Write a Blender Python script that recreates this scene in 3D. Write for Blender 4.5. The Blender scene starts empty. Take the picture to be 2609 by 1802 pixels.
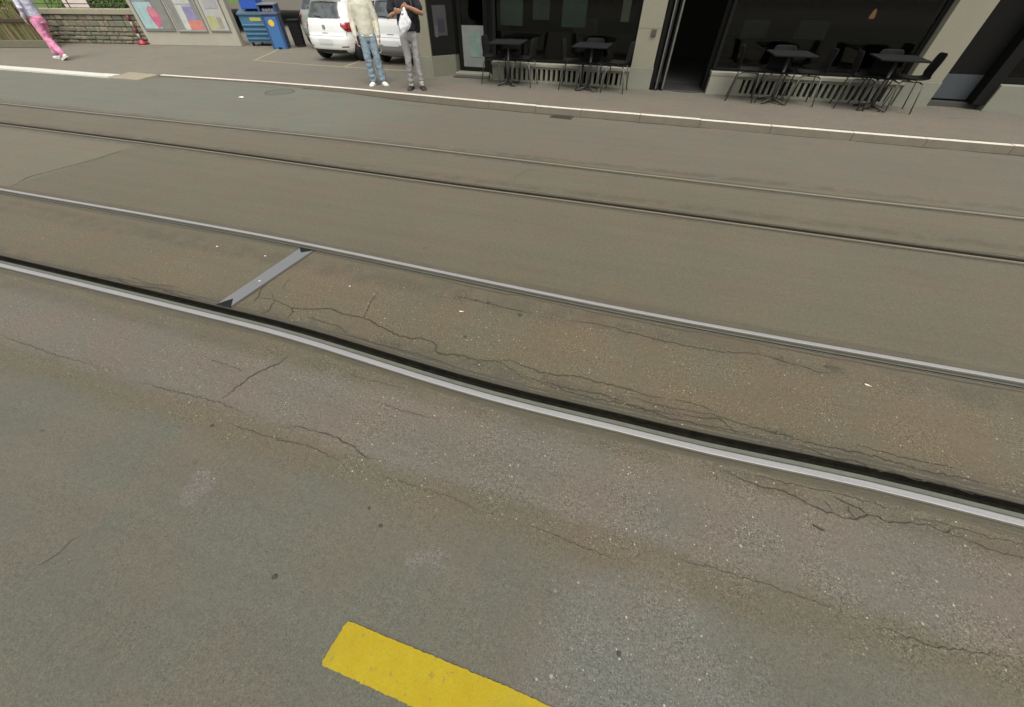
import bpy, bmesh, math, random
from mathutils import Vector, Matrix, noise
R = math.radians
random.seed(7)
scene = bpy.context.scene
COL = scene.collection

# ------------------------------------------------------------------ camera, sky, sun, exposure
# street frame: +X runs along the tram street to the right, +Y across it towards the houses, metres
cd = bpy.data.cameras.new('camera'); cam = bpy.data.objects.new('camera', cd); COL.objects.link(cam)
cam.location = (0, 0, 1.75)
cam.rotation_euler = (R(90 - 46.87), 0, R(17.21))
cd.sensor_fit = 'VERTICAL'; cd.sensor_height = 24; cd.lens = 12.0
cd.clip_start = 0.05; cd.clip_end = 2500
scene.camera = cam

SUN_EL, SUN_AZ = 62.0, 150.0       # azimuth measured from +Y clockwise
w = bpy.data.worlds.new('World'); scene.world = w; w.use_nodes = True
nt = w.node_tree; nt.nodes.clear()
sky = nt.nodes.new('ShaderNodeTexSky'); sky.sky_type = 'NISHITA'; sky.sun_disc = False
sky.sun_elevation = R(SUN_EL); sky.sun_rotation = R(SUN_AZ); sky.air_density = 1.0; sky.dust_density = 5.0; sky.ozone_density = 1.0
hs = nt.nodes.new('ShaderNodeHueSaturation'); hs.inputs['Saturation'].default_value = 0.12   # overcast: the blue is veiled
bg = nt.nodes.new('ShaderNodeBackground'); bg.inputs['Strength'].default_value = 0.15
wo = nt.nodes.new('ShaderNodeOutputWorld')
nt.links.new(sky.outputs[0], hs.inputs['Color']); nt.links.new(hs.outputs[0], bg.inputs['Color']); nt.links.new(bg.outputs[0], wo.inputs['Surface'])

sl = bpy.data.lights.new('sun', 'SUN'); sl.energy = 1.1; sl.angle = R(40); sl.color = (1.0, 0.93, 0.78)
sun = bpy.data.objects.new('sun', sl); COL.objects.link(sun)
_d = Vector((math.sin(R(SUN_AZ)) * math.cos(R(SUN_EL)), math.cos(R(SUN_AZ)) * math.cos(R(SUN_EL)), math.sin(R(SUN_EL))))
sun.rotation_euler = _d.to_track_quat('Z', 'Y').to_euler()

vs = scene.view_settings
vs.view_transform = 'Standard'; vs.look = 'None'; vs.gamma = 1.0; vs.use_curve_mapping = False
vs.exposure = 0.60

# ------------------------------------------------------------------ helpers
def lin(c):
    c = c / 255.0
    return c / 12.92 if c <= 0.04045 else ((c + 0.055) / 1.055) ** 2.4
def srgb(r, g, b): return (lin(r), lin(g), lin(b), 1.0)
def smooth(a, b, x):
    t = min(1, max(0, (x - a) / (b - a))); return t * t * (3 - 2 * t)
def interp(tab, x):
    if x <= tab[0][0]: return tab[0][1]
    for (a, p), (b, q) in zip(tab, tab[1:]):
        if x <= b:
            return p + (q - p) * (x - a) / (b - a)
    return tab[-1][1]

class N:
    """small node-graph helper"""
    def __init__(self, name):
        self.m = bpy.data.materials.new(name); self.m.use_nodes = True
        self.t = self.m.node_tree; self.t.nodes.clear()
        self.out = self.t.nodes.new('ShaderNodeOutputMaterial')
    def n(self, typ, **kw):
        nd = self.t.nodes.new('ShaderNode' + typ)
        for k, v in kw.items(): setattr(nd, k, v)
        return nd
    def put(self, sock, v):
        if hasattr(v, 'links') or isinstance(v, bpy.types.NodeSocket): self.t.links.new(v, sock)
        elif v is not None: sock.default_value = v
    def math(self, op, a, b=None, c=None, clamp=False):
        nd = self.n('Math', operation=op, use_clamp=clamp)
        for s, v in zip(nd.inputs, (a, b, c)): self.put(s, v)
        return nd.outputs[0]
    def mix(self, f, a, b, mode='MIX'):
        nd = self.n('MixRGB', blend_type=mode)
        self.put(nd.inputs[0], f); self.put(nd.inputs[1], a); self.put(nd.inputs[2], b)
        return nd.outputs[0]
    def noise(self, vec, scale, detail=2.0, rough=0.5, dist=0.0):
        nd = self.n('TexNoise'); self.put(nd.inputs['Vector'], vec)
        nd.inputs['Scale'].default_value = scale; nd.inputs['Detail'].default_value = detail
        nd.inputs['Roughness'].default_value = rough; nd.inputs['Distortion'].default_value = dist
        return nd.outputs['Fac']
    def voronoi(self, vec, scale):
        nd = self.n('TexVoronoi'); self.put(nd.inputs['Vector'], vec); nd.inputs['Scale'].default_value = scale
        return nd.outputs['Distance'], nd.outputs['Color']
    def ramp(self, f, stops, interp_='LINEAR'):
        nd = self.n('ValToRGB'); cr = nd.color_ramp; cr.interpolation = interp_
        while len(cr.elements) < len(stops): cr.elements.new(0.5)
        for e, (p, c) in zip(cr.elements, stops):
            e.position = p; e.color = c if len(c) == 4 else (*c, 1)
        self.put(nd.inputs[0], f); return nd.outputs[0]
    def step(self, x, a, b):
        nd = self.n('MapRange', interpolation_type='SMOOTHSTEP')
        self.put(nd.inputs[0], x); nd.inputs[1].default_value = a; nd.inputs[2].default_value = b
        return nd.outputs[0]
    def coord(self, which='Object'): return self.n('TexCoord').outputs[which]
    def xyz(self, v):
        nd = self.n('SeparateXYZ'); self.put(nd.inputs[0], v); return nd.outputs
    def bump(self, h, strength=0.3, dist=0.01):
        nd = self.n('Bump'); nd.inputs['Strength'].default_value = strength; nd.inputs['Distance'].default_value = dist
        self.put(nd.inputs['Height'], h); return nd.outputs[0]
    def bsdf(self, color, rough=0.7, metal=0.0, normal=None, spec=0.5, coat=0.0, emit=None, es=0.0, ior=None):
        b = self.n('BsdfPrincipled')
        self.put(b.inputs['Base Color'], color); self.put(b.inputs['Roughness'], rough); self.put(b.inputs['Metallic'], metal)
        b.inputs['Specular IOR Level'].default_value = spec; b.inputs['Coat Weight'].default_value = coat
        if ior: b.inputs['IOR'].default_value = ior
        if normal is not None: self.put(b.inputs['Normal'], normal)
        if emit: b.inputs['Emission Color'].default_value = emit; b.inputs['Emission Strength'].default_value = es
        self.t.links.new(b.outputs[0], self.out.inputs['Surface']); return self.m

def plain(name, col, rough=0.6, metal=0.0, var=0.12, scale=14.0, bump=0.0, spec=0.5, coat=0.0, emit=None, es=0.0):
    """one colour with mottling, fine grain and a little relief"""
    g = N(name); v = g.coord()
    a = g.noise(v, scale, 4, 0.6); b = g.noise(v, scale * 9, 3, 0.6)
    k = g.math('ADD', g.math('MULTIPLY', g.math('SUBTRACT', a, 0.5), 2 * var), g.math('MULTIPLY', g.math('SUBTRACT', b, 0.5), var))
    k = g.math('ADD', k, 1.0)
    vm = g.n('VectorMath', operation='SCALE'); vm.inputs[0].default_value = col[:3]; g.put(vm.inputs['Scale'], k)
    r = g.math('ADD', g.math('MULTIPLY', g.math('SUBTRACT', a, 0.5), 0.25), rough, clamp=True)
    nrm = g.bump(b, bump, 0.01) if bump else None
    return g.bsdf(vm.outputs[0], r, metal, nrm, spec, coat, emit, es)

def asphalt(name, stops, span, blotch=0.10, speck=0.5, patch=None, grit=None):
    """worn asphalt: lanes of different age by distance across the street, blotches, aggregate, pits"""
    g = N(name); v = g.coord(); X, Y, Z = g.xyz(v)
    wob = g.noise(v, 1.3, 4, 0.6)
    wob2 = g.noise(v, 14, 3, 0.6)
    t = g.math('ADD', Y, g.math('MULTIPLY', g.math('SUBTRACT', wob, 0.5), 0.16))
    t = g.math('ADD', t, g.math('MULTIPLY', g.math('SUBTRACT', wob2, 0.5), 0.10))
    f = g.math('DIVIDE', g.math('SUBTRACT', t, span[0]), span[1] - span[0], clamp=True)
    col = g.ramp(f, [((y - span[0]) / (span[1] - span[0]), c) for y, c in stops])
    if patch: col = patch(g, v, X, Y, col)
    # blotches: greenish / rosy
    b1 = g.noise(v, 0.9, 5, 0.62); b2 = g.noise(v, 4.0, 4, 0.6)
    vx = g.n('Mapping'); g.put(vx.inputs[0], v); vx.inputs['Location'].default_value = (31, 17, 4)
    b3 = g.noise(vx.outputs[0], 2.2, 4, 0.6)
    tint = g.mix(g.step(b3, 0.36, 0.64), (1.07, 0.985, 0.945, 1), (0.975, 1.003, 0.985, 1))
    col = g.mix(1.0, col, tint, 'MULTIPLY')
    k = g.math('ADD', 1.0, g.math('MULTIPLY', g.math('SUBTRACT', b1, 0.5), 2 * blotch))
    k = g.math('ADD', k, g.math('MULTIPLY', g.math('SUBTRACT', b2, 0.5), 1.3 * blotch))
    # streaks of wear along the street
    ms = g.n('Mapping'); g.put(ms.inputs[0], v); ms.inputs['Scale'].default_value = (0.35, 7, 1)
    st = g.noise(ms.outputs[0], 1.0, 4, 0.6)
    k = g.math('ADD', k, g.math('MULTIPLY', g.math('SUBTRACT', st, 0.5), 0.24))
    # aggregate: grains of two sizes, pale and dark chips
    f1 = g.noise(v, 150, 2, 0.75); f2 = g.noise(v, 62, 3, 0.7)
    coarse = g.math('ADD', 0.75, g.math('MULTIPLY', g.step(b2, 0.35, 0.65), 0.6))
    gz = grit(g, v, X, Y, b2) if grit else 0.5
    coarse = g.math('MULTIPLY', coarse, g.math('ADD', 0.85, g.math('MULTIPLY', gz, 0.65)))
    f3 = g.noise(v, 24, 4, 0.75)
    k = g.math('ADD', k, g.math('MULTIPLY', g.math('SUBTRACT', f3, 0.5), 0.75 * speck))
    k1 = g.math('ADD', g.math('MULTIPLY', g.math('SUBTRACT', f1, 0.5), 2.5 * speck), g.math('MULTIPLY', g.math('SUBTRACT', f2, 0.5), 1.5 * speck))
    k = g.math('MAXIMUM', g.math('ADD', k, g.math('MULTIPLY', k1, coarse)), 0.35)
    vm = g.n('VectorMath', operation='SCALE'); g.put(vm.inputs[0], col); g.put(vm.inputs['Scale'], k)
    col = vm.outputs[0]
    for sc, thr, amt, cc in ((125, 0.66, 0.8, (0.25, 0.225, 0.17, 1)), (74, 0.90, 0.95, (0.34, 0.30, 0.225, 1)), (46, 0.985, 0.7, (0.34, 0.31, 0.25, 1))):
        vd, vc = g.voronoi(v, sc); cr, cg, cb = g.xyz(vc)
        lit = g.math('MULTIPLY', g.math('SUBTRACT', 1.0, g.step(g.math('DIVIDE', vd, g.math('ADD', g.math('MULTIPLY', cg, 0.34), 0.08)), 0.55, 1.0)), g.math('GREATER_THAN', cr, thr))
        lit = g.math('MULTIPLY', g.math('MULTIPLY', lit, g.math('ADD', 0.25, g.math('MULTIPLY', cb, 0.75))), g.math('ADD', 0.12, g.math('MULTIPLY', gz, 0.95)), clamp=True)
        col = g.mix(g.math('MULTIPLY', lit, amt * 1.05), col, cc)
    wd, wc = g.voronoi(v, 85); dr, dg, db = g.xyz(wc)
    pit = g.math('MULTIPLY', g.math('SUBTRACT', 1.0, g.step(g.math('DIVIDE', wd, g.math('ADD', g.math('MULTIPLY', dg, 0.34), 0.06)), 0.5, 1.0)), g.math('GREATER_THAN', dr, 0.90))
    col = g.mix(g.math('MULTIPLY', pit, 0.5), col, (0.030, 0.027, 0.021, 1))
    h = g.math('ADD', g.math('MULTIPLY', f1, 0.6), f2)
    return g.bsdf(col, g.math('ADD', 0.74, g.math('MULTIPLY', b2, 0.2)), 0, g.bump(h, 0.22, 0.005), 0.35)

def glass(name, tint=(0.75, 0.82, 0.8, 1), rough=0.02):
    g = N(name)
    tr = g.n('BsdfTransparent'); tr.inputs[0].default_value = tint
    gl = g.n('BsdfGlossy'); gl.inputs['Roughness'].default_value = rough; gl.inputs[0].default_value = (1, 1, 1, 1)
    fr = g.n('Fresnel'); fr.inputs[0].default_value = 1.33
    mx = g.n('MixShader'); g.put(mx.inputs[0], fr.outputs[0]); g.put(mx.inputs[1], tr.outputs[0]); g.put(mx.inputs[2], gl.outputs[0])
    g.t.links.new(mx.outputs[0], g.out.inputs['Surface']); return g.m

def fabric(name, col, var=0.14, scale=18, weave=0.4, rough=0.9):
    g = N(name); v = g.coord()
    a = g.noise(v, scale, 4, 0.6); b = g.noise(v, 320, 2, 0.5)
    k = g.math('ADD', 1.0, g.math('ADD', g.math('MULTIPLY', g.math('SUBTRACT', a, 0.5), 2 * var), g.math('MULTIPLY', g.math('SUBTRACT', b, 0.5), 0.25)))
    vm = g.n('VectorMath', operation='SCALE'); vm.inputs[0].default_value = col[:3]; g.put(vm.inputs['Scale'], k)
    h = g.noise(v, 34, 3, 0.6)
    return g.bsdf(vm.outputs[0], rough, 0, g.bump(g.math('ADD', h, g.math('MULTIPLY', b, 0.15)), weave, 0.02), 0.2)

class MB:
    """collects faces and links them as one mesh object"""
    def __init__(self): self.v = []; self.f = []
    def add(self, vs, fs):
        o = len(self.v); self.v += [tuple(p) for p in vs]; self.f += [tuple(i + o for i in f) for f in fs]; return self
    def box(self, x0, x1, y0, y1, z0, z1):
        return self.add([(x0, y0, z0), (x1, y0, z0), (x1, y1, z0), (x0, y1, z0), (x0, y0, z1), (x1, y0, z1), (x1, y1, z1), (x0, y1, z1)],
                        [(0, 3, 2, 1), (4, 5, 6, 7), (0, 1, 5, 4), (1, 2, 6, 5), (2, 3, 7, 6), (3, 0, 4, 7)])
    def prism(self, pts, z0, z1):
        n = len(pts)
        vs = [(x, y, z0) for x, y in pts] + [(x, y, z1) for x, y in pts]
        return self.add(vs, [tuple(range(n - 1, -1, -1)), tuple(range(n, 2 * n))] + [(i, (i + 1) % n, n + (i + 1) % n, n + i) for i in range(n)])
    def rings(self, rings, cap=True, closed=True):
        n = len(rings[0]); vs = [p for r in rings for p in r]; fs = []
        for i in range(len(rings) - 1):
            for j in range(n if closed else n - 1):
                a, b = i * n + j, i * n + (j + 1) % n
                fs.append((a, b, b + n, a + n))
        if cap and closed: fs += [tuple(range(n - 1, -1, -1)), tuple(range((len(rings) - 1) * n, len(rings) * n))]
        return self.add(vs, fs)
    def tube(self, pts, r, n=8):
        pts = [Vector(p) for p in pts]; rs = r if isinstance(r, (list, tuple)) else [r] * len(pts)
        out = []
        for i, p in enumerate(pts):
            d = (pts[min(i + 1, len(pts) - 1)] - pts[max(i - 1, 0)]).normalized()
            ref = Vector((0, 0, 1)) if abs(d.z) < 0.9 else Vector((1, 0, 0))
            a = d.cross(ref).normalized(); b = d.cross(a).normalized()
            out.append([p + rs[i] * (math.cos(2 * math.pi * k / n) * a + math.sin(2 * math.pi * k / n) * b) for k in range(n)])
        return self.rings(out)
    def lathe(self, prof, c=(0, 0, 0), axis='Z', n=20):
        rs = []
        for r, h in prof:
            ring = []
            for k in range(n):
                a = 2 * math.pi * k / n; p = (r * math.cos(a), r * math.sin(a), h)
                if axis == 'X': p = (p[2], p[0], p[1])
                if axis == 'Y': p = (p[0], p[2], p[1])
                ring.append((p[0] + c[0], p[1] + c[1], p[2] + c[2]))
            rs.append(ring)
        return self.rings(rs)
    def build(self, name, mat, parent=None, smooth=False, bevel=0.0, seg=2):
        me = bpy.data.meshes.new(name); me.from_pydata(self.v, [], self.f); me.update()
        bm = bmesh.new(); bm.from_mesh(me)
        bmesh.ops.recalc_face_normals(bm, faces=bm.faces[:])
        if bevel:
            es = [e for e in bm.edges if len(e.link_faces) == 2 and e.calc_face_angle(0) > 0.5]
            bmesh.ops.bevel(bm, geom=es, offset=bevel, segments=seg, profile=0.6, affect='EDGES', clamp_overlap=True)
        bm.to_mesh(me); bm.free()
        if smooth:
            for p in me.polygons: p.use_smooth = True
        return link(name, me, mat, parent)

def link(name, me, mat, parent=None):
    if mat is not None and not me.materials: me.materials.append(mat)
    o = bpy.data.objects.new(name, me); COL.objects.link(o)
    if parent is not None: o.parent = parent
    return o
def tag(o, label=None, cat=None, group=None, kind=None):
    if label: o['label'] = label
    if cat: o['category'] = cat
    if group: o['group'] = group
    if kind: o['kind'] = kind
    return o
def thing(name, label, cat, loc=(0, 0, 0), rz=0, group=None):
    o = bpy.data.objects.new(name, None); COL.objects.link(o); o.empty_display_size = 0.2
    o.location = loc; o.rotation_euler = (0, 0, R(rz)); return tag(o, label, cat, group)
def copy_tree(o, parent=None):
    c = o.copy(); COL.objects.link(c); c.parent = parent
    for ch in list(o.children): copy_tree(ch, c)
    return c
def bake(o):
    dg = bpy.context.evaluated_depsgraph_get()
    me = bpy.data.meshes.new_from_object(o.evaluated_get(dg))
    o.modifiers.clear(); o.data = me; return o

# ------------------------------------------------------------------ materials
A = lambda *c: tuple(c)
def road_patch(g, v, X, Y, col):
    # older grey repair beyond the second track, left of an oblique joint
    d = g.math('ADD', X, g.math('MULTIPLY', g.math('SUBTRACT', Y, 6.4), -0.15))
    far = g.math('MULTIPLY', g.step(Y, 5.0, 5.5), g.math('SUBTRACT', 1.0, g.step(d, -5.4, -3.4)))
    col = g.mix(far, col, (0.110, 0.113, 0.091, 1))
    # paler section between the tracks left of the joint
    d2 = g.math('MULTIPLY', g.math('SUBTRACT', 1.0, g.step(X, -7.22, -7.12)), g.math('MULTIPLY', g.step(Y, 2.3, 2.4), g.math('SUBTRACT', 1.0, g.step(Y, 3.9, 4.1))))
    col = g.mix(g.math('MULTIPLY', d2, 0.3), col, (0.150, 0.138, 0.108, 1))
    # pale scoured spots in the near lane
    col = g.mix(g.math('MULTIPLY', spots(g, v, X, Y), 0.6), col, (0.104, 0.103, 0.092, 1))
    # oil drips
    on = g.noise(v, 7.5, 2, 0.5); col = g.mix(g.math('MULTIPLY', g.step(on, 0.72, 0.78), 0.45), col, (0.045, 0.043, 0.036, 1))
    # dark damp dirt that gathers beside the rails
    wn = g.noise(v, 5, 3, 0.6)
    def band(c, wd):
        q = g.math('ABSOLUTE', g.math('SUBTRACT', Y, c))
        return g.math('MULTIPLY', g.math('SUBTRACT', 1.0, g.step(q, wd * 0.3, wd)), g.step(wn, 0.34, 0.62))
    for c, wd, s in ((1.36, 0.13, 0.8), (1.08, 0.07, 0.4), (2.06, 0.16, 0.55), (2.30, 0.09, 0.5), (4.02, 0.09, 0.4), (4.27, 0.1, 0.55), (5.02, 0.08, 0.4), (5.28, 0.1, 0.5)):
        col = g.mix(g.math('MULTIPLY', band(c, wd), s), col, (0.062, 0.056, 0.041, 1))
    return col
def road_grit(g, v, X, Y, b2):
    # ravelled asphalt between the near rails and along the old seam; polished lanes elsewhere
    wv = g.math('ADD', Y, g.math('MULTIPLY', g.math('SUBTRACT', g.noise(v, 3.0, 4, 0.6), 0.5), 0.35))
    zone = g.math('MULTIPLY', g.step(wv, 0.42, 0.56), g.math('SUBTRACT', 1.0, g.step(wv, 2.0, 2.25)))
    zone = g.math('MULTIPLY', zone, g.math('ADD', 0.45, g.math('MULTIPLY', g.step(X, -3.6, -1.0), 0.55)))
    worn = g.math('MULTIPLY', spots(g, v, X, Y), 0.9)
    return g.math('MAXIMUM', g.math('MULTIPLY', zone, g.math('ADD', 0.45, g.math('MULTIPLY', g.step(b2, 0.35, 0.62), 0.75))), worn)
def spots(g, v, X, Y):
    nz = g.math('MULTIPLY', g.math('SUBTRACT', g.noise(v, 4.5, 5, 0.65), 0.5), 0.55)
    tot = None
    for cx, cy, r in ((0.46, 0.10, 0.46), (-1.72, 0.22, 0.09), (-0.45, 0.30, 0.07)):
        dx = g.math('SUBTRACT', X, cx); dy = g.math('SUBTRACT', Y, cy)
        d = g.math('ADD', g.math('SQRT', g.math('ADD', g.math('MULTIPLY', dx, dx), g.math('MULTIPLY', dy, dy))), nz)
        m_ = g.math('SUBTRACT', 1.0, g.step(d, r * 0.55, r * 1.1))
        tot = m_ if tot is None else g.math('MAXIMUM', tot, m_)
    return tot
M = {}
M['road'] = asphalt('worn asphalt', [
    (-3.0, A(0.080, 0.080, 0.061)), (0.15, A(0.084, 0.0825, 0.0645)), (0.44, A(0.086, 0.0825, 0.064)), (0.50, A(0.084, 0.0755, 0.0515)), (0.59, A(0.086, 0.0765, 0.0525)),
    (0.66, A(0.100, 0.092, 0.075)), (0.98, A(0.100, 0.091, 0.074)), (1.10, A(0.087, 0.079, 0.056)), (1.32, A(0.083, 0.072, 0.047)), (1.62, A(0.092, 0.079, 0.051)), (2.10, A(0.091, 0.079, 0.053)),
    (2.35, A(0.088, 0.080, 0.056)), (3.4, A(0.094, 0.085, 0.061)), (4.6, A(0.100, 0.090, 0.065)), (5.5, A(0.106, 0.096, 0.075)), (7.6, A(0.112, 0.103, 0.083))], (-3.0, 9.0), 0.10, 0.62, road_patch, road_grit)
def walk_patch(g, v, X, Y, col):
    f = g.math('SUBTRACT', 1.0, g.step(X, -14, -6))
    col = g.mix(g.math('MULTIPLY', f, 0.7), col, (0.150, 0.139, 0.110, 1))
    dn = g.noise(v, 2.2, 4, 0.65)
    f2 = g.math('MULTIPLY', g.math('MULTIPLY', g.step(Y, 8.7, 9.5), g.step(X, -5, -3.5)), g.step(dn, 0.3, 0.6))
    col = g.mix(g.math('MULTIPLY', f2, 0.55), col, (0.090, 0.090, 0.072, 1))
    ms = g.n('Mapping'); g.put(ms.inputs[0], v); ms.inputs['Scale'].default_value = (1.0, 2.6, 1)
    sn = g.noise(ms.outputs[0], 1.7, 3, 0.6)
    return g.mix(g.math('MULTIPLY', g.step(sn, 0.60, 0.70), 0.42), col, (0.062, 0.058, 0.046, 1))
M['walk'] = asphalt('footway asphalt', [(7.4, A(0.128, 0.115, 0.095)), (8.6, A(0.125, 0.110, 0.090)), (9.6, A(0.108, 0.102, 0.084)), (13, A(0.140, 0.126, 0.103)), (18, A(0.13, 0.12, 0.1))], (7.0, 19.0), 0.14, 0.6, walk_patch)
M['earth'] = plain('earth', (0.08, 0.07, 0.05), 0.95, var=0.3, bump=0.5)
M['granite'] = plain('pale granite', (0.40, 0.375, 0.32), 0.8, var=0.16, scale=9, bump=0.25)
M['granite_beige'] = plain('beige sandstone', (0.24, 0.205, 0.145), 0.85, var=0.2, scale=9, bump=0.3)
def kerb_mat():
    # granite kerb: worn pale arris on top, grimy face
    g = N('kerb granite'); v = g.coord()
    a = g.noise(v, 6, 4, 0.6); b = g.noise(v, 90, 3, 0.6)
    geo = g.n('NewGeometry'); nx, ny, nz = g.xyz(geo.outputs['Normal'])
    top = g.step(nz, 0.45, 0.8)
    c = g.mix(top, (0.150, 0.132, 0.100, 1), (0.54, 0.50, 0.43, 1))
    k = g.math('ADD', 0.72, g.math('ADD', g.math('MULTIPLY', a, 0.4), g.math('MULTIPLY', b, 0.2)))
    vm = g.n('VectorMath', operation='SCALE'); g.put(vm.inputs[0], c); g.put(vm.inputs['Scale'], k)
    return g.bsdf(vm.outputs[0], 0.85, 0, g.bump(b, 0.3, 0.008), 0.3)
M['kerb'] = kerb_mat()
M['white_paint'] = plain('worn white road paint', (0.50, 0.49, 0.43), 0.75, var=0.14, scale=20, bump=0.2)
def yellow_mat():
    g = N('yellow road paint'); v = g.coord()
    a = g.noise(v, 9, 4, 0.65); b = g.noise(v, 160, 2, 0.7); c = g.noise(v, 40, 4, 0.7)
    col = g.mix(g.step(a, 0.3, 0.7), (0.280, 0.206, 0.011, 1), (0.296, 0.231, 0.014, 1))
    k = g.math('ADD', 0.85, g.math('MULTIPLY', b, 0.3))
    vm = g.n('VectorMath', operation='SCALE'); g.put(vm.inputs[0], col); g.put(vm.inputs['Scale'], k)
    ch = g.math('MAXIMUM', g.math('MULTIPLY', g.step(c, 0.60, 0.70), 0.6), g.math('MULTIPLY', g.step(g.noise(v, 3.5, 5, 0.7), 0.50, 0.75), 0.38))
    col = g.mix(ch, vm.outputs[0], (0.13, 0.11, 0.05, 1))
    return g.bsdf(col, 0.85, 0, g.bump(g.math('ADD', b, c), 0.2, 0.005), 0.15)
M['yellow'] = yellow_mat()
M['bay_paint'] = plain('faded yellow paint', (0.235, 0.215, 0.135), 0.8, var=0.35, scale=12, bump=0.2)
def steel(name, col, rough, streak=0.5, metal=0.6):
    g = N(name); v = g.coord()
    mp = g.n('Mapping'); g.put(mp.inputs[0], v); mp.inputs['Scale'].default_value = (1.2, 60, 20)
    a = g.noise(mp.outputs[0], 3, 4, 0.6); b = g.noise(v, 120, 3, 0.7); c = g.noise(v, 3, 4, 0.6)
    k = g.math('ADD', 1 - streak * 0.45, g.math('ADD', g.math('MULTIPLY', a, streak * 0.5), g.math('MULTIPLY', b, streak * 0.4)))
    vm = g.n('VectorMath', operation='SCALE'); vm.inputs[0].default_value = col[:3]; g.put(vm.inputs['Scale'], k)
    return g.bsdf(vm.outputs[0], g.math('ADD', rough - 0.1, g.math('MULTIPLY', c, 0.25)), metal, g.bump(b, 0.12, 0.003), 0.4)
M['rail_head'] = steel('polished rail steel', (0.275, 0.272, 0.27), 0.55, 1.0, 0.35)
M['rail_head_dull'] = steel('dull rail steel', (0.17, 0.152, 0.112), 0.7, 0.5, 0.2)
M['rail_head_pale'] = steel('pale worn rail steel', (0.20, 0.182, 0.14), 0.65, 0.6, 0.2)
M['rail_side'] = plain('rusty rail side', (0.060, 0.052, 0.037), 0.75, var=0.35, scale=14, bump=0.3)
M['rail_ledge'] = plain('grimy rail flange', (0.098, 0.104, 0.082), 0.7, var=0.25, scale=12, bump=0.3)
M['rail_groove'] = plain('groove dirt and painted shade', (0.012, 0.011, 0.008), 0.95, var=0.9, scale=18, bump=.4, spec=0.05)  # groove dirt, with the slot's deep shade put into its black
M['rail_groove_brown'] = plain('brown groove dirt', (0.030, 0.024, 0.015), 0.95, var=0.3, spec=0.1)
M['tar'] = plain('bitumen joint', (0.050, 0.045, 0.031), 0.85, var=0.35, scale=10, bump=0.5)
M['tar_brown'] = plain('dusty brown joint', (0.072, 0.063, 0.042), 0.9, var=0.35, scale=10, bump=0.5)
M['crack'] = plain('crack dirt', (0.046, 0.040, 0.028), 0.95, var=0.3, spec=0.1)
M['plate'] = steel('grey steel plate', (0.20, 0.205, 0.21), 0.6, 0.35)
M['black'] = plain('black', (0.008, 0.008, 0.008), 0.85, var=0.2, spec=0.2)
M['iron'] = plain('cast iron', (0.055, 0.053, 0.046), 0.65, metal=0.3, var=0.3, bump=0.4)
M['gum'] = plain('old gum', (0.034, 0.032, 0.026), 0.8, var=0.2)
M['paper'] = plain('paper', (0.62, 0.60, 0.55), 0.9, var=0.08)
M['filter'] = plain('cork filter', (0.45, 0.30, 0.14), 0.9, var=0.2)

# ------------------------------------------------------------------ levels and lines of the street
def zs(x): return 0.03 + 0.07 * smooth(-10.0, -3.4, x)               # footway level
def ease(tab, x):
    if x <= tab[0][0]: return tab[0][1]
    for (a, p), (b, q) in zip(tab, tab[1:]):
        if x <= b: return p + (q - p) * smooth(a, b, x)
    return tab[-1][1]
KERB = [(-60, 7.0), (-30, 7.6), (-17, 7.74), (-12.95, 7.76), (-12.0, 8.13), (-8.9, 8.22), (-6.3, 8.02), (-4.6, 7.78), (-3.4, 7.68), (-1.8, 7.61), (0.3, 7.56), (2.85, 7.48), (5.24, 7.45), (12, 7.42), (45, 7.4)]
def kerb_y(x): return interp(KERB, x)
# the worn tracks wander a few centimetres
def rail_near(x): return ease([(-9, 1.225), (-2.4, 1.264), (-0.35, 1.176), (0.5, 1.188), (1.7, 1.234), (6, 1.225)], x)
def rail_far(x): return ease([(-9, 2.315), (-3.6, 2.362), (0.6, 2.262), (3.5, 2.298)], x)
def rail2_near(x): return ease([(-12, 4.13), (-7, 4.125), (-1, 4.03), (4, 3.965)], x)
def rail2_far(x): return ease([(-12.3, 5.12), (-5.0, 5.185), (3.2, 5.035)], x)

XS = [-60 + i * 2 for i in range(16)] + [-28 + 0.25 * i for i in range(161)] + [14 + 2 * i for i in range(16)]
def strip(mb, fa, fb, z=0.0, n=3, zf=None):
    vs, fs = [], []
    for x in XS:
        a, b = fa(x), fb(x)
        for j in range(n + 1):
            y = a + (b - a) * j / n; vs.append((x, y, zf(x) if zf else z))
    for i in range(len(XS) - 1):
        for j in range(n):
            p = i * (n + 1) + j; fs.append((p, p + n + 1, p + n + 2, p + 1))
    mb.add(vs, fs)

gm = MB(); gm.add([(-900, -900, -0.30), (900, -900, -0.30), (900, 900, -0.30), (-900, 900, -0.30)], [(0, 1, 2, 3)])
tag(gm.build('ground', M['earth']), kind='structure')

rm = MB()
strip(rm, lambda x: -9.0, lambda x: rail_near(x) - 0.058, n=6)
strip(rm, lambda x: rail_near(x) + 0.128, lambda x: rail_far(x) - 0.084)
strip(rm, lambda x: rail_far(x) + 0.058, lambda x: rail2_near(x) - 0.058, n=4)
strip(rm, lambda x: rail2_near(x) + 0.102, lambda x: rail2_far(x) - 0.073)
strip(rm, lambda x: rail2_far(x) + 0.058, lambda x: kerb_y(x) - 0.02, n=4)
road = tag(rm.build('road', M['road']), kind='structure')
wm = MB(); strip(wm, lambda x: kerb_y(x) + 0.08, lambda x: 30.0, n=10, zf=zs)
sidewalk = tag(wm.build('sidewalk', M['walk']), kind='structure')
om = MB(); strip(om, lambda x: -9.0, lambda x: -24.0, n=2, z=0.004)
tag(om.build('pavement', M['walk']), kind='structure')

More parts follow.
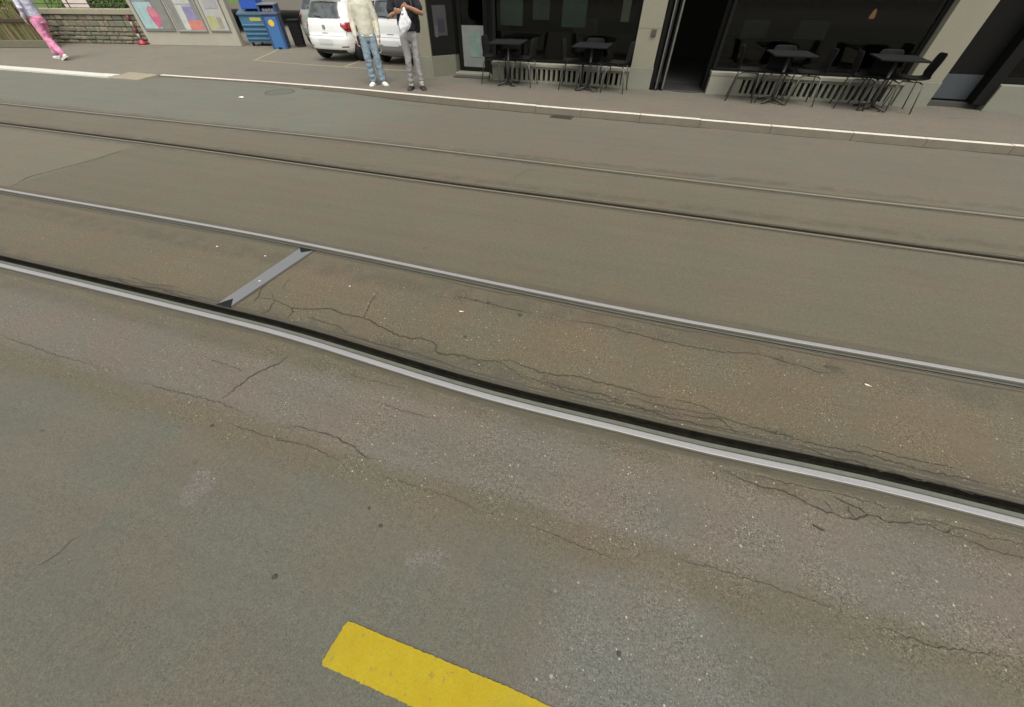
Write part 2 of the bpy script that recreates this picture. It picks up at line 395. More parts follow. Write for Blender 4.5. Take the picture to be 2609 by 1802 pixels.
# kerb stones, one by one
kerb = bpy.data.objects.new('kerb', None); COL.objects.link(kerb); tag(kerb, kind='structure')
x = -31.0; rk = random.Random(3)
while x < 14:
    L = rk.uniform(0.85, 1.15); x1 = x + L
    if x < -12.93 and x1 > -13.3: x1 = -12.93
    if -12.94 < x < -11.9: x = -11.875; continue
    m = (x + x1) / 2
    wide = 0.30 if m < -12.7 else 0.105
    mb = MB(); g = 0.0015; dz = rk.uniform(-0.003, 0.003)
    ya, yb = kerb_y(x) + rk.uniform(-.004, .004), kerb_y(x1) + rk.uniform(-.004, .004)
    za, zb = zs(x) + 0.006 + dz, zs(x1) + 0.006 + dz
    off = -0.16 if m < -12.7 else -0.02
    vs = []
    for (xx, yy, zz) in ((x + g, ya, za), (x1 - g, yb, zb)):
        vs += [(xx, yy + off - 0.006, -0.2), (xx, yy + off + wide, -0.2), (xx, yy + off + wide, zz), (xx, yy + off, zz)]
    mb.add(vs, [(0, 1, 2, 3), (7, 6, 5, 4), (0, 4, 5, 1), (1, 5, 6, 2), (2, 6, 7, 3), (3, 7, 4, 0)])
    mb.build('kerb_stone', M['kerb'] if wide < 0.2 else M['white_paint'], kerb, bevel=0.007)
    x = x1
mb = MB(); mb.add([(-12.92, 7.62, 0.012), (-12.0, 7.64, 0.012), (-11.86, 8.10, 0.055), (-12.92, 8.16, 0.05), (-12.92, 7.62, -0.1), (-12.0, 7.64, -0.1), (-11.86, 8.10, -0.1), (-12.92, 8.16, -0.1)],
                  [(0, 1, 2, 3), (0, 4, 5, 1), (1, 5, 6, 2), (2, 6, 7, 3), (3, 7, 4, 0)])
tag(mb.build('kerb_stone', M['granite_beige'], kerb, bevel=0.01), 'beige sloping kerb stone')

# ------------------------------------------------------------------ tram rails
def rail(label, fy, side, head_m, groove_m, half=0.0185, led=0.036, gw=0.044):
    """grooved rail; side=+1: groove lies on the +Y side of the head"""
    t = thing('tram_rail', label, 'rail')
    def sweep(prof):
        b = MB(); rs = []
        for x in XS: rs.append([(x, fy(x) + side * p, z) for p, z in prof])
        b.rings(rs, cap=False, closed=False); return b
    hw = half
    sweep([(-hw, 0.0035), (-hw + .004, 0.005), (hw - .004, 0.005), (hw, 0.0035)]).build('running_band', head_m, t)
    sweep([(-0.027, -0.02), (-0.027, 0.0005), (-hw, 0.0035)]).build('shoulder', M['rail_side'], t)
    sweep([(hw, 0.0035), (0.027, 0.0), (0.030, -0.013)]).build('shoulder', M['rail_side'], t)
    q0 = 0.030 + led; q1 = q0 + gw; q2 = q1 + 0.012
    sweep([(0.030, -0.013), (q0 - .003, -0.016), (q0, -0.022)]).build('flange_ledge', M['rail_ledge'], t)
    sweep([(q0, -0.022), (q0 + .002, -0.05), (q1, -0.05), (q1 + .002, -0.008)]).build('groove', groove_m, t)
    sweep([(q1 + .002, -0.008), (q1 + .003, 0.001), (q2 - .001, 0.001), (q2, -0.004)]).build('lip', M['rail_side'], t)
    # ragged bitumen joints on both sides
    rj = random.Random(int(fy(0) * 1000)); xf = [-60, -30, -16] + [-12 + 0.06 * i for i in range(301)] + [8, 20, 44]
    for sgn, p0, z0 in ((1, q2, -0.004), (-1, -0.027, -0.006)):
        rs = []; q = 0.0
        for x in xf:
            q = max(0.004, min(0.030, q + rj.gauss(0, 0.0045)))
            e = (q2 + .010 if sgn > 0 else -0.060) + sgn * q
            rs.append([(x, fy(x) + side * p0, z0), (x, fy(x) + side * (p0 + (e - p0) * .75), 0.0016), (x, fy(x) + side * e, 0.0014)])
        MB().rings(rs, cap=False, closed=False).build('joint_strip', M['tar'] if sgn > 0 else M['tar_brown'], t)
    return t
rail('bright grooved tram rail nearest the yellow road marking', rail_near, 1, M['rail_head'], M['rail_groove'])
rail('bright grooved tram rail at the far end of the grey steel cross plate', rail_far, -1, M['rail_head'], M['rail_groove'], 0.017, 0.004, 0.034)
rail('dull brown tram rail, nearer rail of the track beyond', rail2_near, 1, M['rail_head_dull'], M['rail_groove_brown'], 0.009, 0.004, 0.052)
rail('thin pale tram rail closest to the far kerb', rail2_far, -1, M['rail_head_pale'], M['rail_groove_brown'], 0.015, 0.003, 0.024)

# steel drain plate with swallow-tail ends between the near rails
t = thing('drain_plate', 'flat grey steel cross plate with notched ends between two tram rails', 'steel plate')
yn, yf = rail_near(-2.75) + 0.130, rail_far(-2.7) - 0.086
b = MB(); b.prism([(-2.826, yn + .006), (-2.764, yn + .085), (-2.704, yn + .006), (-2.635, yf - .006), (-2.716, yf - .066), (-2.778, yf - .006)], -0.012, 0.0105); b.build('plate', M['plate'], t, bevel=0.002)
b = MB(); b.prism([(-2.838, yn - .012), (-2.695, yn - .012), (-2.764, yn + .088)], -0.01, 0.006); b.build('drain_opening', M['black'], t)
b = MB(); b.prism([(-2.792, yf + .010), (-2.716, yf - .070), (-2.622, yf + .010)], -0.01, 0.006); b.build('drain_opening', M['black'], t)
b = MB(); b.prism([(-2.838, yn - .006), (-2.690, yn - .006), (-2.622, yf + .005), (-2.792, yf + .005)], -0.01, 0.003); b.build('joint_bed', M['tar'], t)

# ------------------------------------------------------------------ cracks, spots, covers, paint
CRACKS = [
 ([(-2.599,1.546),(-2.461,1.569),(-2.255,1.521),(-2.134,1.545),(-1.954,1.601),(-1.836,1.575),(-1.658,1.588),(-1.509,1.545),(-1.370,1.508),(-1.251,1.485),(-1.143,1.518),(-1.030,1.505),(-0.985,1.435),(-0.930,1.414),(-0.811,1.451),(-0.695,1.436),(-0.576,1.466),(-0.511,1.465),(-0.398,1.403),(-0.310,1.378)], 9),
 ([(-0.566,1.469),(-0.481,1.503),(-0.260,1.460),(-0.142,1.469),(-0.010,1.504),(0.099,1.492),(0.204,1.492),(0.316,1.484),(0.426,1.475),(0.523,1.493)], 7),
 ([(-1.661,1.593),(-1.711,1.781),(-1.721,1.902)], 5),
 ([(-2.573,1.487),(-2.599,1.546),(-2.660,1.654),(-2.654,1.714)], 5),
 ([(-2.461,1.569),(-2.540,1.634)], 4), ([(-2.409,1.385),(-2.400,1.438),(-2.439,1.555)], 5),
 ([(-2.251,1.522),(-2.206,1.485),(-2.199,1.402)], 6), ([(-2.085,1.473),(-1.931,1.461),(-1.774,1.451),(-1.671,1.404)], 5),
 ([(-2.483,1.694),(-2.516,1.757),(-2.537,1.841)], 3),
 ([(-0.216,2.002),(0.022,2.039),(0.251,2.013),(0.518,1.994),(0.666,1.990),(0.877,2.000),(1.108,2.056),(1.238,2.036),(1.362,2.018),(1.464,1.993),(1.676,2.049)], 5),
 ([(-1.118,2.034),(-0.929,2.029),(-0.717,2.012),(-0.467,2.001)], 5),
 ([(-1.917,1.110),(-1.921,1.052),(-2.014,0.898),(-2.036,0.763),(-2.055,0.679)], 6),
 ([(-2.440,0.920),(-2.247,0.908),(-2.042,0.903)], 3),
 ([(-1.542,0.654),(-1.366,0.667),(-1.227,0.669),(-1.134,0.652),(-1.059,0.628),(-0.985,0.614),(-0.946,0.626)], 5),
 ([(0.778,1.105),(0.847,1.085),(0.901,1.071),(0.998,1.060),(1.083,1.070),(1.159,1.046),(1.214,1.025),(1.271,1.021),(1.325,1.008),(1.386,1.023),(1.447,1.061),(1.519,1.054),(1.677,1.089),(1.722,1.082),(1.799,1.072)], 6),
 ([(1.310,1.108),(1.368,1.095),(1.418,1.080),(1.440,1.058)], 8),
 ([(1.214,1.373),(1.327,1.352),(1.381,1.341),(1.471,1.360),(1.560,1.334),(1.659,1.348),(1.735,1.337),(1.839,1.353),(1.929,1.340),(2.021,1.336)], 7),
 ([(0.544,1.486),(0.650,1.495),(0.802,1.474)], 4), ([(0.587,1.396),(0.714,1.402),(0.823,1.425),(0.904,1.346)], 6),
 ([(-2.069,-0.263),(-2.060,-0.218),(-2.042,-0.181),(-2.045,-0.136),(-2.027,-0.097)], 2),
 ([(-9.584,6.653),(-9.636,7.261),(-9.478,7.647)], 14), ([(-10.601,6.488),(-10.459,6.686),(-9.834,6.576)], 12),
 ([(-6.161,5.800),(-6.062,6.318),(-5.999,6.814),(-5.813,7.192)], 12), ([(-7.113,2.395),(-7.268,2.670),(-7.222,2.984),(-7.145,3.429),(-7.155,3.864)], 8),
 ([(-1.349,4.326),(-1.324,4.645),(-1.189,4.910)], 6),
 ([(-4.2,1.36),(-3.95,1.40),(-3.7,1.37),(-3.45,1.41),(-3.2,1.38),(-3.0,1.40)], 9), ([(-3.9,1.46),(-3.6,1.43),(-3.3,1.47)], 4),
 ([(-0.35,1.40),(-0.1,1.38),(0.15,1.40),(0.4,1.365),(0.62,1.38)], 6),
]
CRACKS += [
 ([(-4.03,0.655),(-3.4,0.64),(-2.95,0.66)], 2), ([(-2.7,0.63),(-2.35,0.645),(-2.03,0.66),(-1.8,0.64)], 3), ([(-1.92,0.565),(-1.6,0.56),(-1.33,0.575),(-1.1,0.55)], 3), ([(-0.9,0.545),(-0.52,0.555),(-0.3,0.53)], 2),
 ([(-0.1,0.545),(0.1,0.53),(0.34,0.515)], 2), ([(0.55,0.60),(0.88,0.61),(1.21,0.60)], 2), ([(1.3,0.585),(1.5,0.575),(1.82,0.64)], 2),
 ([(-0.25,1.372),(0.05,1.352),(0.3,1.372),(0.55,1.345),(0.8,1.36),(1.05,1.375)], 7), ([(0.3,1.43),(0.55,1.42),(0.78,1.445),(1.0,1.42),(1.2,1.43)], 4), ([(1.05,1.42),(1.3,1.405),(1.55,1.42),(1.8,1.40),(2.1,1.42)], 6),
 ([(1.5,1.47),(1.75,1.455),(2.0,1.47)], 4), ([(-1.7,1.39),(-1.4,1.375),(-1.1,1.372),(-0.8,1.345)], 5), ([(0.9,1.115),(1.1,1.118),(1.35,1.135),(1.6,1.13)], 3), ([(1.6,1.10),(1.75,1.125),(1.95,1.11),(2.1,1.13)], 2), ([(1.8,1.07),(1.95,1.05),(2.1,1.06)], 3),
 ([(-1.5,1.09),(-1.3,1.075),(-1.05,1.085)], 3), ([(-1.2,0.95),(-1.0,0.935),(-0.75,0.94)], 3), ([(-5.6,6.9),(-5.3,7.4)], 9), ([(-5.0,7.45),(-4.4,7.40),(-3.9,7.44)], 14), ([(-9.0,7.9),(-8.3,7.95),(-7.6,7.86)], 16),
]
M['crumble'] = plain('crumbled crack edge', (0.064, 0.057, 0.041), 0.95, var=0.35, scale=40, bump=0.5, spec=0.15)
rc = random.Random(11)
def ribbon(fine, wd, lo, hi, z, name, mat, taper=True):
    vs, fs = [], []
    for i, (px, py) in enumerate(fine):
        e = min(1, 4 * min(i, len(fine) - 1 - i) / len(fine) + 0.15) if taper else 1
        a, c = fine[max(i - 1, 0)], fine[min(i + 1, len(fine) - 1)]
        dx, dy = c[0] - a[0], c[1] - a[1]; l = math.hypot(dx, dy) or 1
        h1, h2 = (0.0005 * wd * e * rc.uniform(lo, hi) for _ in range(2))
        vs += [(px - dy / l * h1, py + dx / l * h1, z), (px + dy / l * h2, py - dx / l * h2, z)]
    for i in range(len(fine) - 1): fs.append((2 * i, 2 * i + 1, 2 * i + 3, 2 * i + 2))
    MB().add(vs, fs).build(name, mat, road)
def refine(pts, st=0.016, amp=0.004):
    fine = []
    for (ax, ay), (bx, by) in zip(pts, pts[1:]):
        n = max(2, int(math.hypot(bx - ax, by - ay) / st))
        for k in range(n):
            f = k / n; fine.append((ax + (bx - ax) * f + rc.gauss(0, amp), ay + (by - ay) * f + rc.gauss(0, amp)))
    fine.append(pts[-1]); return fine
for pts, wd in CRACKS:
    far_ = pts[0][1] > 3
    fine = refine(pts, 0.05 if far_ else 0.016, 0.012 if far_ else 0.004)
    if far_: wd *= .55
    ribbon(fine, wd * 1.6, 0.1, 1.2, 0.0024, 'crack_edge', M['crumble'])
    if not far_: ribbon(fine, wd * 0.5, 0.15, 1.35, 0.0040, 'crack', M['crack'])
    if not far_ and wd >= 5:
        for _ in range(max(1, len(fine) // 26)):
            q = rc.choice(fine); a = rc.uniform(0, 6.283); l = rc.uniform(.03, .09)
            if pts[0][1] > 1.2 and not 1.34 < q[1] + l * math.sin(a) < 2.1: continue
            ribbon(refine([q, (q[0] + l * .5 * math.cos(a), q[1] + l * .5 * math.sin(a)), (q[0] + l * math.cos(a + .5), q[1] + l * math.sin(a + .5))]), 3.4, .3, 1.2, 0.0034, 'crack', M['crack'])
# gutter dirt at the foot of the kerb and along its back
def kerb_dirt(x0, x1, off, wd, z, parent, mat):
    n = int((x1 - x0) / .07); vs = []; q = 0.5
    for i in range(n + 1):
        x = x0 + (x1 - x0) * i / n; q = max(.05, min(1.2, q + rc.gauss(0, .13))); zz_ = z(x)
        y = kerb_y(x) + off[0]; vs += [(x, y, zz_), (x, y + off[1] * wd * q, zz_)]
    MB().add(vs, [(2 * i, 2 * i + 1, 2 * i + 3, 2 * i + 2) for i in range(n)]).build('dirt_edge', mat, parent)
kerb_dirt(-7.5, 9, (-0.030, -1), .055, lambda x: .0022, road, M['crumble'])
kerb_dirt(-11.8, 9, (0.088, 1), .028, lambda x: zs(x) + .0035, sidewalk, M['crumble'])

def blob_disc(cx, cy, r, z, name, mat, parent, ay=1.0, rough=0.18, h=0.003):
    n = 18; pr = random.Random(int(cx * 991 + cy * 77))
    rim = [(cx + r * math.cos(2 * math.pi * k / n) * (1 + pr.uniform(-rough, rough)), cy + ay * r * math.sin(2 * math.pi * k / n) * (1 + pr.uniform(-rough, rough))) for k in range(n)]
    b = MB(); b.add([(x, y, z) for x, y in rim] + [(cx + (x - cx) * .75, cy + (y - cy) * .75, z + h) for x, y in rim] + [(cx, cy, z + h)],
                    [(k, (k + 1) % n, n + (k + 1) % n, n + k) for k in range(n)] + [(n + k, n + (k + 1) % n, 2 * n) for k in range(n)])
    return b.build(name, mat, parent)
for cx, cy, r in ((-0.545, 1.964, .018), (-0.823, 2.029, .020), (-0.93, 2.03, .013), (-0.852, 1.624, .012), (-1.95, 0.523, .010), (-0.744, 0.335, .009), (-0.84, 0.387, .008), (-1.065, 0.021, .012), (0.36, 0.2, .009), (0.52, .05, .008)):
    blob_disc(cx, cy, r, 0.001, 'gum_spot', M['gum'], road)
blob_disc(1.558, 2.06, .05, 0.001, 'gum_spot', M['tar'], road, ay=.5)

def butt(label, x, y, rz):
    t = thing('cigarette_butt', label, 'cigarette butt', (x, y, 0.0045), rz, 'dropped cigarette ends between the near rails')
    MB().lathe([(0.0, -0.018), (0.004, -0.018), (0.004, 0.004), (0.0, 0.004)], axis='X', n=10).build('paper_tube', M['paper'], t)
    MB().lathe([(0.0, 0.0042), (0.0042, 0.0042), (0.0042, 0.016), (0.0, 0.016)], axis='X', n=10).build('filter', M['filter'], t)
butt('white cigarette end lying mid-track below the dark gum spot', -0.978, 1.868, 10)
butt('pale cigarette end near the right edge, between the near rails', 1.72, 1.96, -20)
def scrap(label, x, y, s, rz, z=0.003):
    b = MB(); pr = random.Random(int(x * 333)); n = 7
    pts = [(s * math.cos(6.283 * k / n) * pr.uniform(.6, 1), 0.6 * s * math.sin(6.283 * k / n) * pr.uniform(.6, 1)) for k in range(n)]
    b.add([(px, py, pr.uniform(0, .3) * s) for px, py in pts] + [(px * .9, py * .9, pr.uniform(.3, .5) * s) for px, py in pts],
          [tuple(range(n - 1, -1, -1)), tuple(range(n, 2 * n))] + [(k, (k + 1) % n, n + (k + 1) % n, n + k) for k in range(n)])
    o = b.build('paper_scrap', M['paper']); o.location = (x, y, z); o.rotation_euler = (0, 0, R(rz)); tag(o, label, 'litter')
scrap('tiny white scrap on the asphalt right of the steel cross plate', -1.982, 1.891, .010, 10)
scrap('tiny white scrap lying on the grey steel cross plate', -2.735, 1.722, .012, 40, 0.012)
scrap('tiny white scrap beside the far rail, left of the steel plate', -3.553, 2.06, .014, 0)
scrap('tiny white scrap at the far rail just left of the plate', -2.996, 2.06, .012, 20)
scrap('white paper scrap lying on the grey asphalt beyond the tracks', -8.074, 6.905, .060, 15)
b = MB(); b.box(-0.022, .022, -.004, .004, 0.002, 0.008); o = b.build('wood_splinter', M['gum'], bevel=.002); o.location = (1.2, 0.926, 0); o.rotation_euler = (0, 0, R(-18)); tag(o, 'small dark splinter on the asphalt in front of the near rail', 'splinter')

t = thing('manhole_cover', 'round worn manhole cover in the road beside the kerb', 'manhole cover', (-7.72, 7.60, 0))
MB().lathe([(0.0, 0.006), (0.27, 0.006), (0.275, 0.002)], n=32).build('cover', plain('worn cover', (0.088, 0.089, 0.073), 0.8, var=.25, bump=.4), t)
MB().lathe([(0.275, -0.02), (0.28, 0.008), (0.31, 0.008), (0.315, 0.0)], n=32).build('rim', plain('worn rim', (0.075, 0.075, 0.062), .8, var=.3), t)
t = thing('street_gully', 'dark iron gully grate set against the kerb', 'drain', (-1.36, 7.47, 0), -5)
b = MB(); b.box(-.2, .2, -.13, -.105, -.02, .007); b.box(-.2, .2, .105, .13, -.02, .007); b.box(-.2, -.175, -.105, .105, -.02, .007); b.box(.175, .2, -.105, .105, -.02, .007); b.build('frame', M['iron'], t)
for k in range(7):
    b = MB(); b.box(-.165 + k * .05, -.165 + k * .05 + .028, -.105, .105, -.02, .0055); b.build('grate_bar', M['iron'], t)
MB().box(-.175, .175, -.105, .105, -.04, .002).build('pit', M['black'], t)

# yellow dash
ry = random.Random(5)
def ragged(pts, amp=0.0011, stepl=0.009):
    out = []
    for (ax, ay), (bx, by) in zip(pts, pts[1:] + pts[:1]):
        n = max(1, int(math.hypot(bx - ax, by - ay) / stepl))
        for k in range(n):
            f = k / n; out.append((ax + (bx - ax) * f + ry.gauss(0, amp), ay + (by - ay) * f + ry.gauss(0, amp)))
    return out
Y0 = [(-0.694, -0.145), (-0.690, -0.155), (-0.676, -0.158), (0.02, -0.156), (0.30, -0.157), (0.30, -0.016), (-0.006, -0.010), (-0.35, -0.013), (-0.650, -0.015), (-0.672, -0.018), (-0.680, -0.030)]
tag(MB().prism(ragged(Y0), 0.0, 0.0035).build('yellow_marking', M['yellow']), kind='structure')
def line_mark(name, a, b_, wd, mat, z):
    a, b_ = Vector(a), Vector(b_); d = (b_ - a).normalized(); n = Vector((-d.y, d.x)) * wd / 2
    L = (b_ - a).length; k = int(L / .12); lo, hi = [], []
    for i in range(k + 1):
        p = a + d * (L * i / k); lo.append(p - n * ry.uniform(.75, 1.1)); hi.append(p + n * ry.uniform(.75, 1.1))
    pts = lo + hi[::-1]; m = len(lo)
    vs = [(p.x, p.y, zs(p.x) + z) for p in pts]; fs = [(i, i + 1, 2 * m - 2 - i, 2 * m - 1 - i) for i in range(m - 1)]
    return tag(MB().add(vs, fs).build(name, mat), kind='structure')
line_mark('bay_marking', (-11.45, 10.74), (-5.6, 10.22), .10, M['bay_paint'], .004)
line_mark('bay_marking', (-11.40, 10.80), (-12.55, 13.25), .10, M['bay_paint'], .0042)
line_mark('bay_marking', (-8.05, 10.46), (-8.6, 13.8), .10, M['bay_paint'], .0042)

# ------------------------------------------------------------------ cafe building
M['plaster'] = plain('greenish grey render', (0.200, 0.190, 0.138), 0.85, var=0.12, scale=3, bump=0.15)
M['plinth'] = plain('weathered stone plinth', (0.170, 0.168, 0.128), 0.85, var=0.2, scale=4, bump=0.25)
M['sill'] = plain('sill stone', (0.215, 0.21, 0.165), 0.8, var=0.15, scale=5, bump=0.2)
M['dark_frame'] = plain('black painted frame', (0.007, 0.007, 0.006), 0.75, var=0.3, spec=0.12)
M['dark_panel'] = plain('anthracite panel', (0.026, 0.025, 0.025), 0.8, var=0.25, scale=2, spec=0.1)
M['dark_board'] = plain('dark board', (0.010, 0.010, 0.010), 0.8, var=0.25, scale=2, spec=0.1)
M['steel_bar'] = plain('brushed door profile', (0.12, 0.12, 0.105), 0.5, metal=0.5, var=0.25)
M['glass'] = glass('window glass', (0.6, 0.62, 0.58, 1))
M['frost'] = plain('frosted film', (0.150, 0.165, 0.148), 0.5, var=0.3, scale=3)
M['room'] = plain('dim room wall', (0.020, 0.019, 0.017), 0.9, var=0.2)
M['door_grey'] = plain('blue grey door panel', (0.052, 0.061, 0.065), 0.7, var=0.2, spec=.2)
F = 9.62                              # facade plane
bld = thing('cafe_building', 'cafe ground floor with pale pilasters, dark windows and slotted plinths', 'building', (0, 0, 0))
def part(name, mat, x0, x1, y0, y1, z0, z1, parent=None, bevel=0.006, smooth=False):
    return MB().box(x0, x1, y0, y1, z0, z1).build(name, mat, parent or bld, bevel=bevel)
def pilaster(x0, x1, depth=0.5):
    p = part('pilaster', M['plaster'], x0 + .012, x1 - .012, F + .012, F + depth, 0.47, 3.6)
    part('plinth', M['plinth'], x0, x1, F, F + depth + .002, 0.02, 0.47, p, bevel=.01)
    return p
pilaster(-5.43, -4.93)
p2 = pilaster(-0.42, 0.045)
part('socket_box', plain('brown box', (0.06, 0.04, 0.028), .6), -0.145, -0.055, F - .02, F + .014, 0.955, 1.05, p2, bevel=.004)
part('render_joint', M['plinth'], -0.405, 0.03, F + .009, F + .02, 1.062, 1.070, p2, bevel=0)
pilaster(4.42, 4.95)
# left side wall and upper storeys
part('side_wall', M['plaster'], -5.42, -5.15, F + .502, 17.5, 0.02, 3.6)
part('upper_wall', M['plaster'], -5.43, 14.0, F + .002, F + .45, 3.6, 9.5, bevel=.02)
part('lintel_band', M['sill'], -5.47, 14.0, F - .05, F + .3, 3.45, 3.6, bevel=.01)
part('roof_slab', M['dark_panel'], -5.42, 14.0, F + .45, 17.5, 3.45, 3.7)
# splayed display panel on its block, left of the glass door
b = MB(); b.prism([(-4.93, F + .012), (-4.53, F + .44), (-4.53, F + .9), (-4.93, F + .9)], 0.02, 0.475); b.build('splay_block', plain('olive stone block', (0.125, 0.122, 0.088), .85, var=.2, bump=.2), bld, bevel=.006)
b = MB(); b.prism([(-4.93, F + .035), (-4.52, F + .475), (-4.52, F + .9), (-4.93, F + .9)], 0.475, 3.45); sp = b.build('display_panel', M['dark_frame'], bld, bevel=.004)
# faint print on the display panel
ax, ay, bx, by = -4.93, F + .033, -4.52, F + .473
def on_panel(u0, u1, z0, z1, mat, off):
    d = Vector((bx - ax, by - ay, 0)); n = Vector((d.y, -d.x, 0)).normalized() * off
    P0, P1 = Vector((ax, ay, 0)) + d * u0 + n, Vector((ax, ay, 0)) + d * u1 + n
    MB().add([(P0.x, P0.y, z0), (P1.x, P1.y, z0), (P1.x, P1.y, z1), (P0.x, P0.y, z1)], [(0, 1, 2, 3)]).build('print', mat, sp)
on_panel(.2, .72, .82, 1.32, plain('dark print', (0.030, 0.029, 0.031), .6, var=.5, scale=5), .004)
on_panel(.36, .62, .88, 1.10, plain('print violet', (0.012, 0.011, 0.018), .6), .006)
on_panel(.22, .34, .80, 1.00, plain('print grey', (0.05, 0.05, 0.052), .6), .006)
# door recess with glass door
DY = F + .62
part('door_step', M['plinth'], -4.53, -3.40, F + .35, DY + .05, 0.02, 0.150, bevel=.01)
dr = part('glass_door', M['dark_frame'], -4.50, -4.40, DY, DY + .06, 0.150, 2.3)
part('stile', M['dark_frame'], -3.86, -3.76, DY, DY + .06, 0.150, 2.3, dr)
part('bottom_rail', M['dark_frame'], -4.40, -3.86, DY, DY + .06, 0.150, 0.235, dr)
part('top_rail', M['dark_frame'], -4.40, -3.86, DY, DY + .06, 2.2, 2.3, dr)
part('frosted_film', M['frost'], -4.40, -3.86, DY + .012, DY + .020, 0.235, 0.98, dr, bevel=0)
part('glass_sheet', M['glass'], -4.40, -3.86, DY + .022, DY + .030, 0.235, 2.2, dr, bevel=0)
b = MB(); b.prism([(-3.76, DY + .002), (-3.47, F + .14), (-3.40, F + .14), (-3.40, DY + .5), (-3.76, DY + .5)], 0.152, 3.45); b.build('door_reveal', M['dark_frame'], bld, bevel=.004)
b = MB(); b.box(-4.20, -3.95, DY + .006, DY + .011, .42, .86); b.build('print', plain('pale green print', (0.13, 0.19, 0.155), .6, var=.6, scale=5), dr)
part('transom', M['dark_frame'], -4.52, -3.42, DY, DY + .06, 2.3, 3.45)

def shop_window(x0, x1, sill_z, slots, slot_x0, pitch, s0, s1, board):
    """slotted stone plinth, sill, frame, panes, dark privacy board"""
    vp = part('vent_plinth', M['plinth'], x0, slot_x0 - .02, F + .03, F + .30, 0.02, sill_z - .055, bevel=.006)
    xe = slot_x0 + slots * pitch
    part('plinth_end', M['plinth'], xe - .02 + .012, x1, F + .03, F + .30, 0.02, sill_z - .055, vp)
    part('top_band', M['plinth'], slot_x0 - .018, xe - .012, F + .03, F + .30, s1, sill_z - .055, vp)
    part('bottom_band', M['plinth'], slot_x0 - .018, xe - .012, F + .03, F + .30, 0.02, s0, vp)
    part('vent_back', M['black'], slot_x0 - .018, xe - .012, F + .24, F + .28, s0, s1, vp, bevel=0)
    bw = pitch * .5; first = None
    for k in range(slots):
        xa = slot_x0 + pitch * .5 + k * pitch
        if first is None:
            first = part('grille_bar', M['plinth'], -bw / 2, bw / 2, F + .034, F + .16, s0, s1, vp, bevel=.006); first.location.x = xa
        else:
            c = first.copy(); COL.objects.link(c); c.parent = vp; c.location.x = xa
    part('sill', M['sill'], x0 - .01, x1 + .01, F + .005, F + .36, sill_z - .055, sill_z, bevel=.006)
    # frame and glass
    fr = part('window_frame', M['dark_frame'], x0, x0 + .06, F + .16, F + .24, sill_z, 3.45)
    part('jamb', M['dark_frame'], x1 - .06, x1, F + .16, F + .24, sill_z, 3.45, fr)
    part('frame_foot', M['dark_frame'], x0 + .06, x1 - .06, F + .16, F + .24, sill_z, sill_z + .05, fr)
    part('head', M['dark_frame'], x0 + .06, x1 - .06, F + .16, F + .24, 2.9, 3.45, fr)
    part('window_pane', M['glass'], x0 + .06, x1 - .06, F + .195, F + .203, sill_z + .05, 2.9, fr, bevel=0)
    part('privacy_board', board, x0 + .06, x1 - .06, F + .26, F + .29, sill_z, sill_z + .50, fr, bevel=0)
shop_window(-3.46, -0.42, 0.44, 23, -3.16, 0.1135, 0.135, 0.345, M['dark_panel'])
shop_window(1.17, 4.42, 0.455, 24, 1.80, 0.104, 0.135, 0.355, M['dark_board'])
# slatted entrance between the windows
part('entrance_step', M['dark_panel'], 0.045, 1.17, F + .12, F + .9, 0.02, 0.118, bevel=.01)
part('door_post', M['dark_frame'], 0.050, 0.13, F + .06, F + .5, 0.118, 3.45)
leaf = part('folded_door', M['dark_panel'], 0.16, 0.215, F + .02, F + .62, 0.13, 2.6)
part('edge_profile', M['steel_bar'], 0.160, 0.185, F - .008, F + .018, 0.13, 2.6, leaf, bevel=.004)
leaf2 = part('folded_door', M['dark_frame'], 0.26, 0.33, F + .03, F + .62, 0.13, 2.6)
part('edge_profile', M['steel_bar'], 0.292, 0.325, F + .000, F + .028, 0.13, 2.6, leaf2, bevel=.004)
part('entrance_head', M['dark_frame'], 0.13, 1.17, F + .2, F + .6, 2.65, 3.45)
part('door_jamb', M['dark_frame'], 1.09, 1.17, F + .30, F + .8, 0.118, 2.65)
part('left_block', M['sill'], 1.165, 1.62, F + .012, F + .028, 0.02, 0.415, bevel=.004)
# third door with blue-grey panel, then the plinth beyond
d3 = part('side_door', M['door_grey'], 4.95, 5.62, F + .30, F + .36, 0.20, 0.56)
part('upper_leaf', M['dark_frame'], 4.95, 5.62, F + .30, F + .36, 0.562, 3.45, d3)
part('threshold', M['iron'], 4.95, 5.80, F + .20, F + .5, 0.02, 0.175, d3)
part('door_post', M['dark_frame'], 5.62, 5.80, F + .06, F + .5, 0.176, 3.45)
part('plinth_wall', M['plinth'], 5.80, 9.2, F + .02, F + .4, 0.02, 0.47, bevel=.01)
f3 = part('window_frame', M['dark_frame'], 5.80, 9.2, F + .16, F + .22, 0.472, 0.56)
part('window_pane', M['glass'], 5.80, 9.2, F + .185, F + .193, 0.56, 3.3, f3, bevel=0)
part('privacy_board', M['dark_panel'], 5.80, 9.2, F + .26, F + .29, 0.472, 1.0, f3, bevel=0)
pilaster(9.2, 9.75)
part('end_wall', M['plaster'], 9.75, 14, F + .05, F + .4, .02, 3.6)
# the dim room behind
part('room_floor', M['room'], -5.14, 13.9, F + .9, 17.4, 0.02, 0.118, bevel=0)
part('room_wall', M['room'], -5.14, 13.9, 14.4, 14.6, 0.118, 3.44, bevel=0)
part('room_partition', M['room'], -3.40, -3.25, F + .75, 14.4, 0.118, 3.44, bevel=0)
part('room_partition', M['room'], 9.4, 9.6, F + .45, 14.4, 0.118, 3.44, bevel=0)

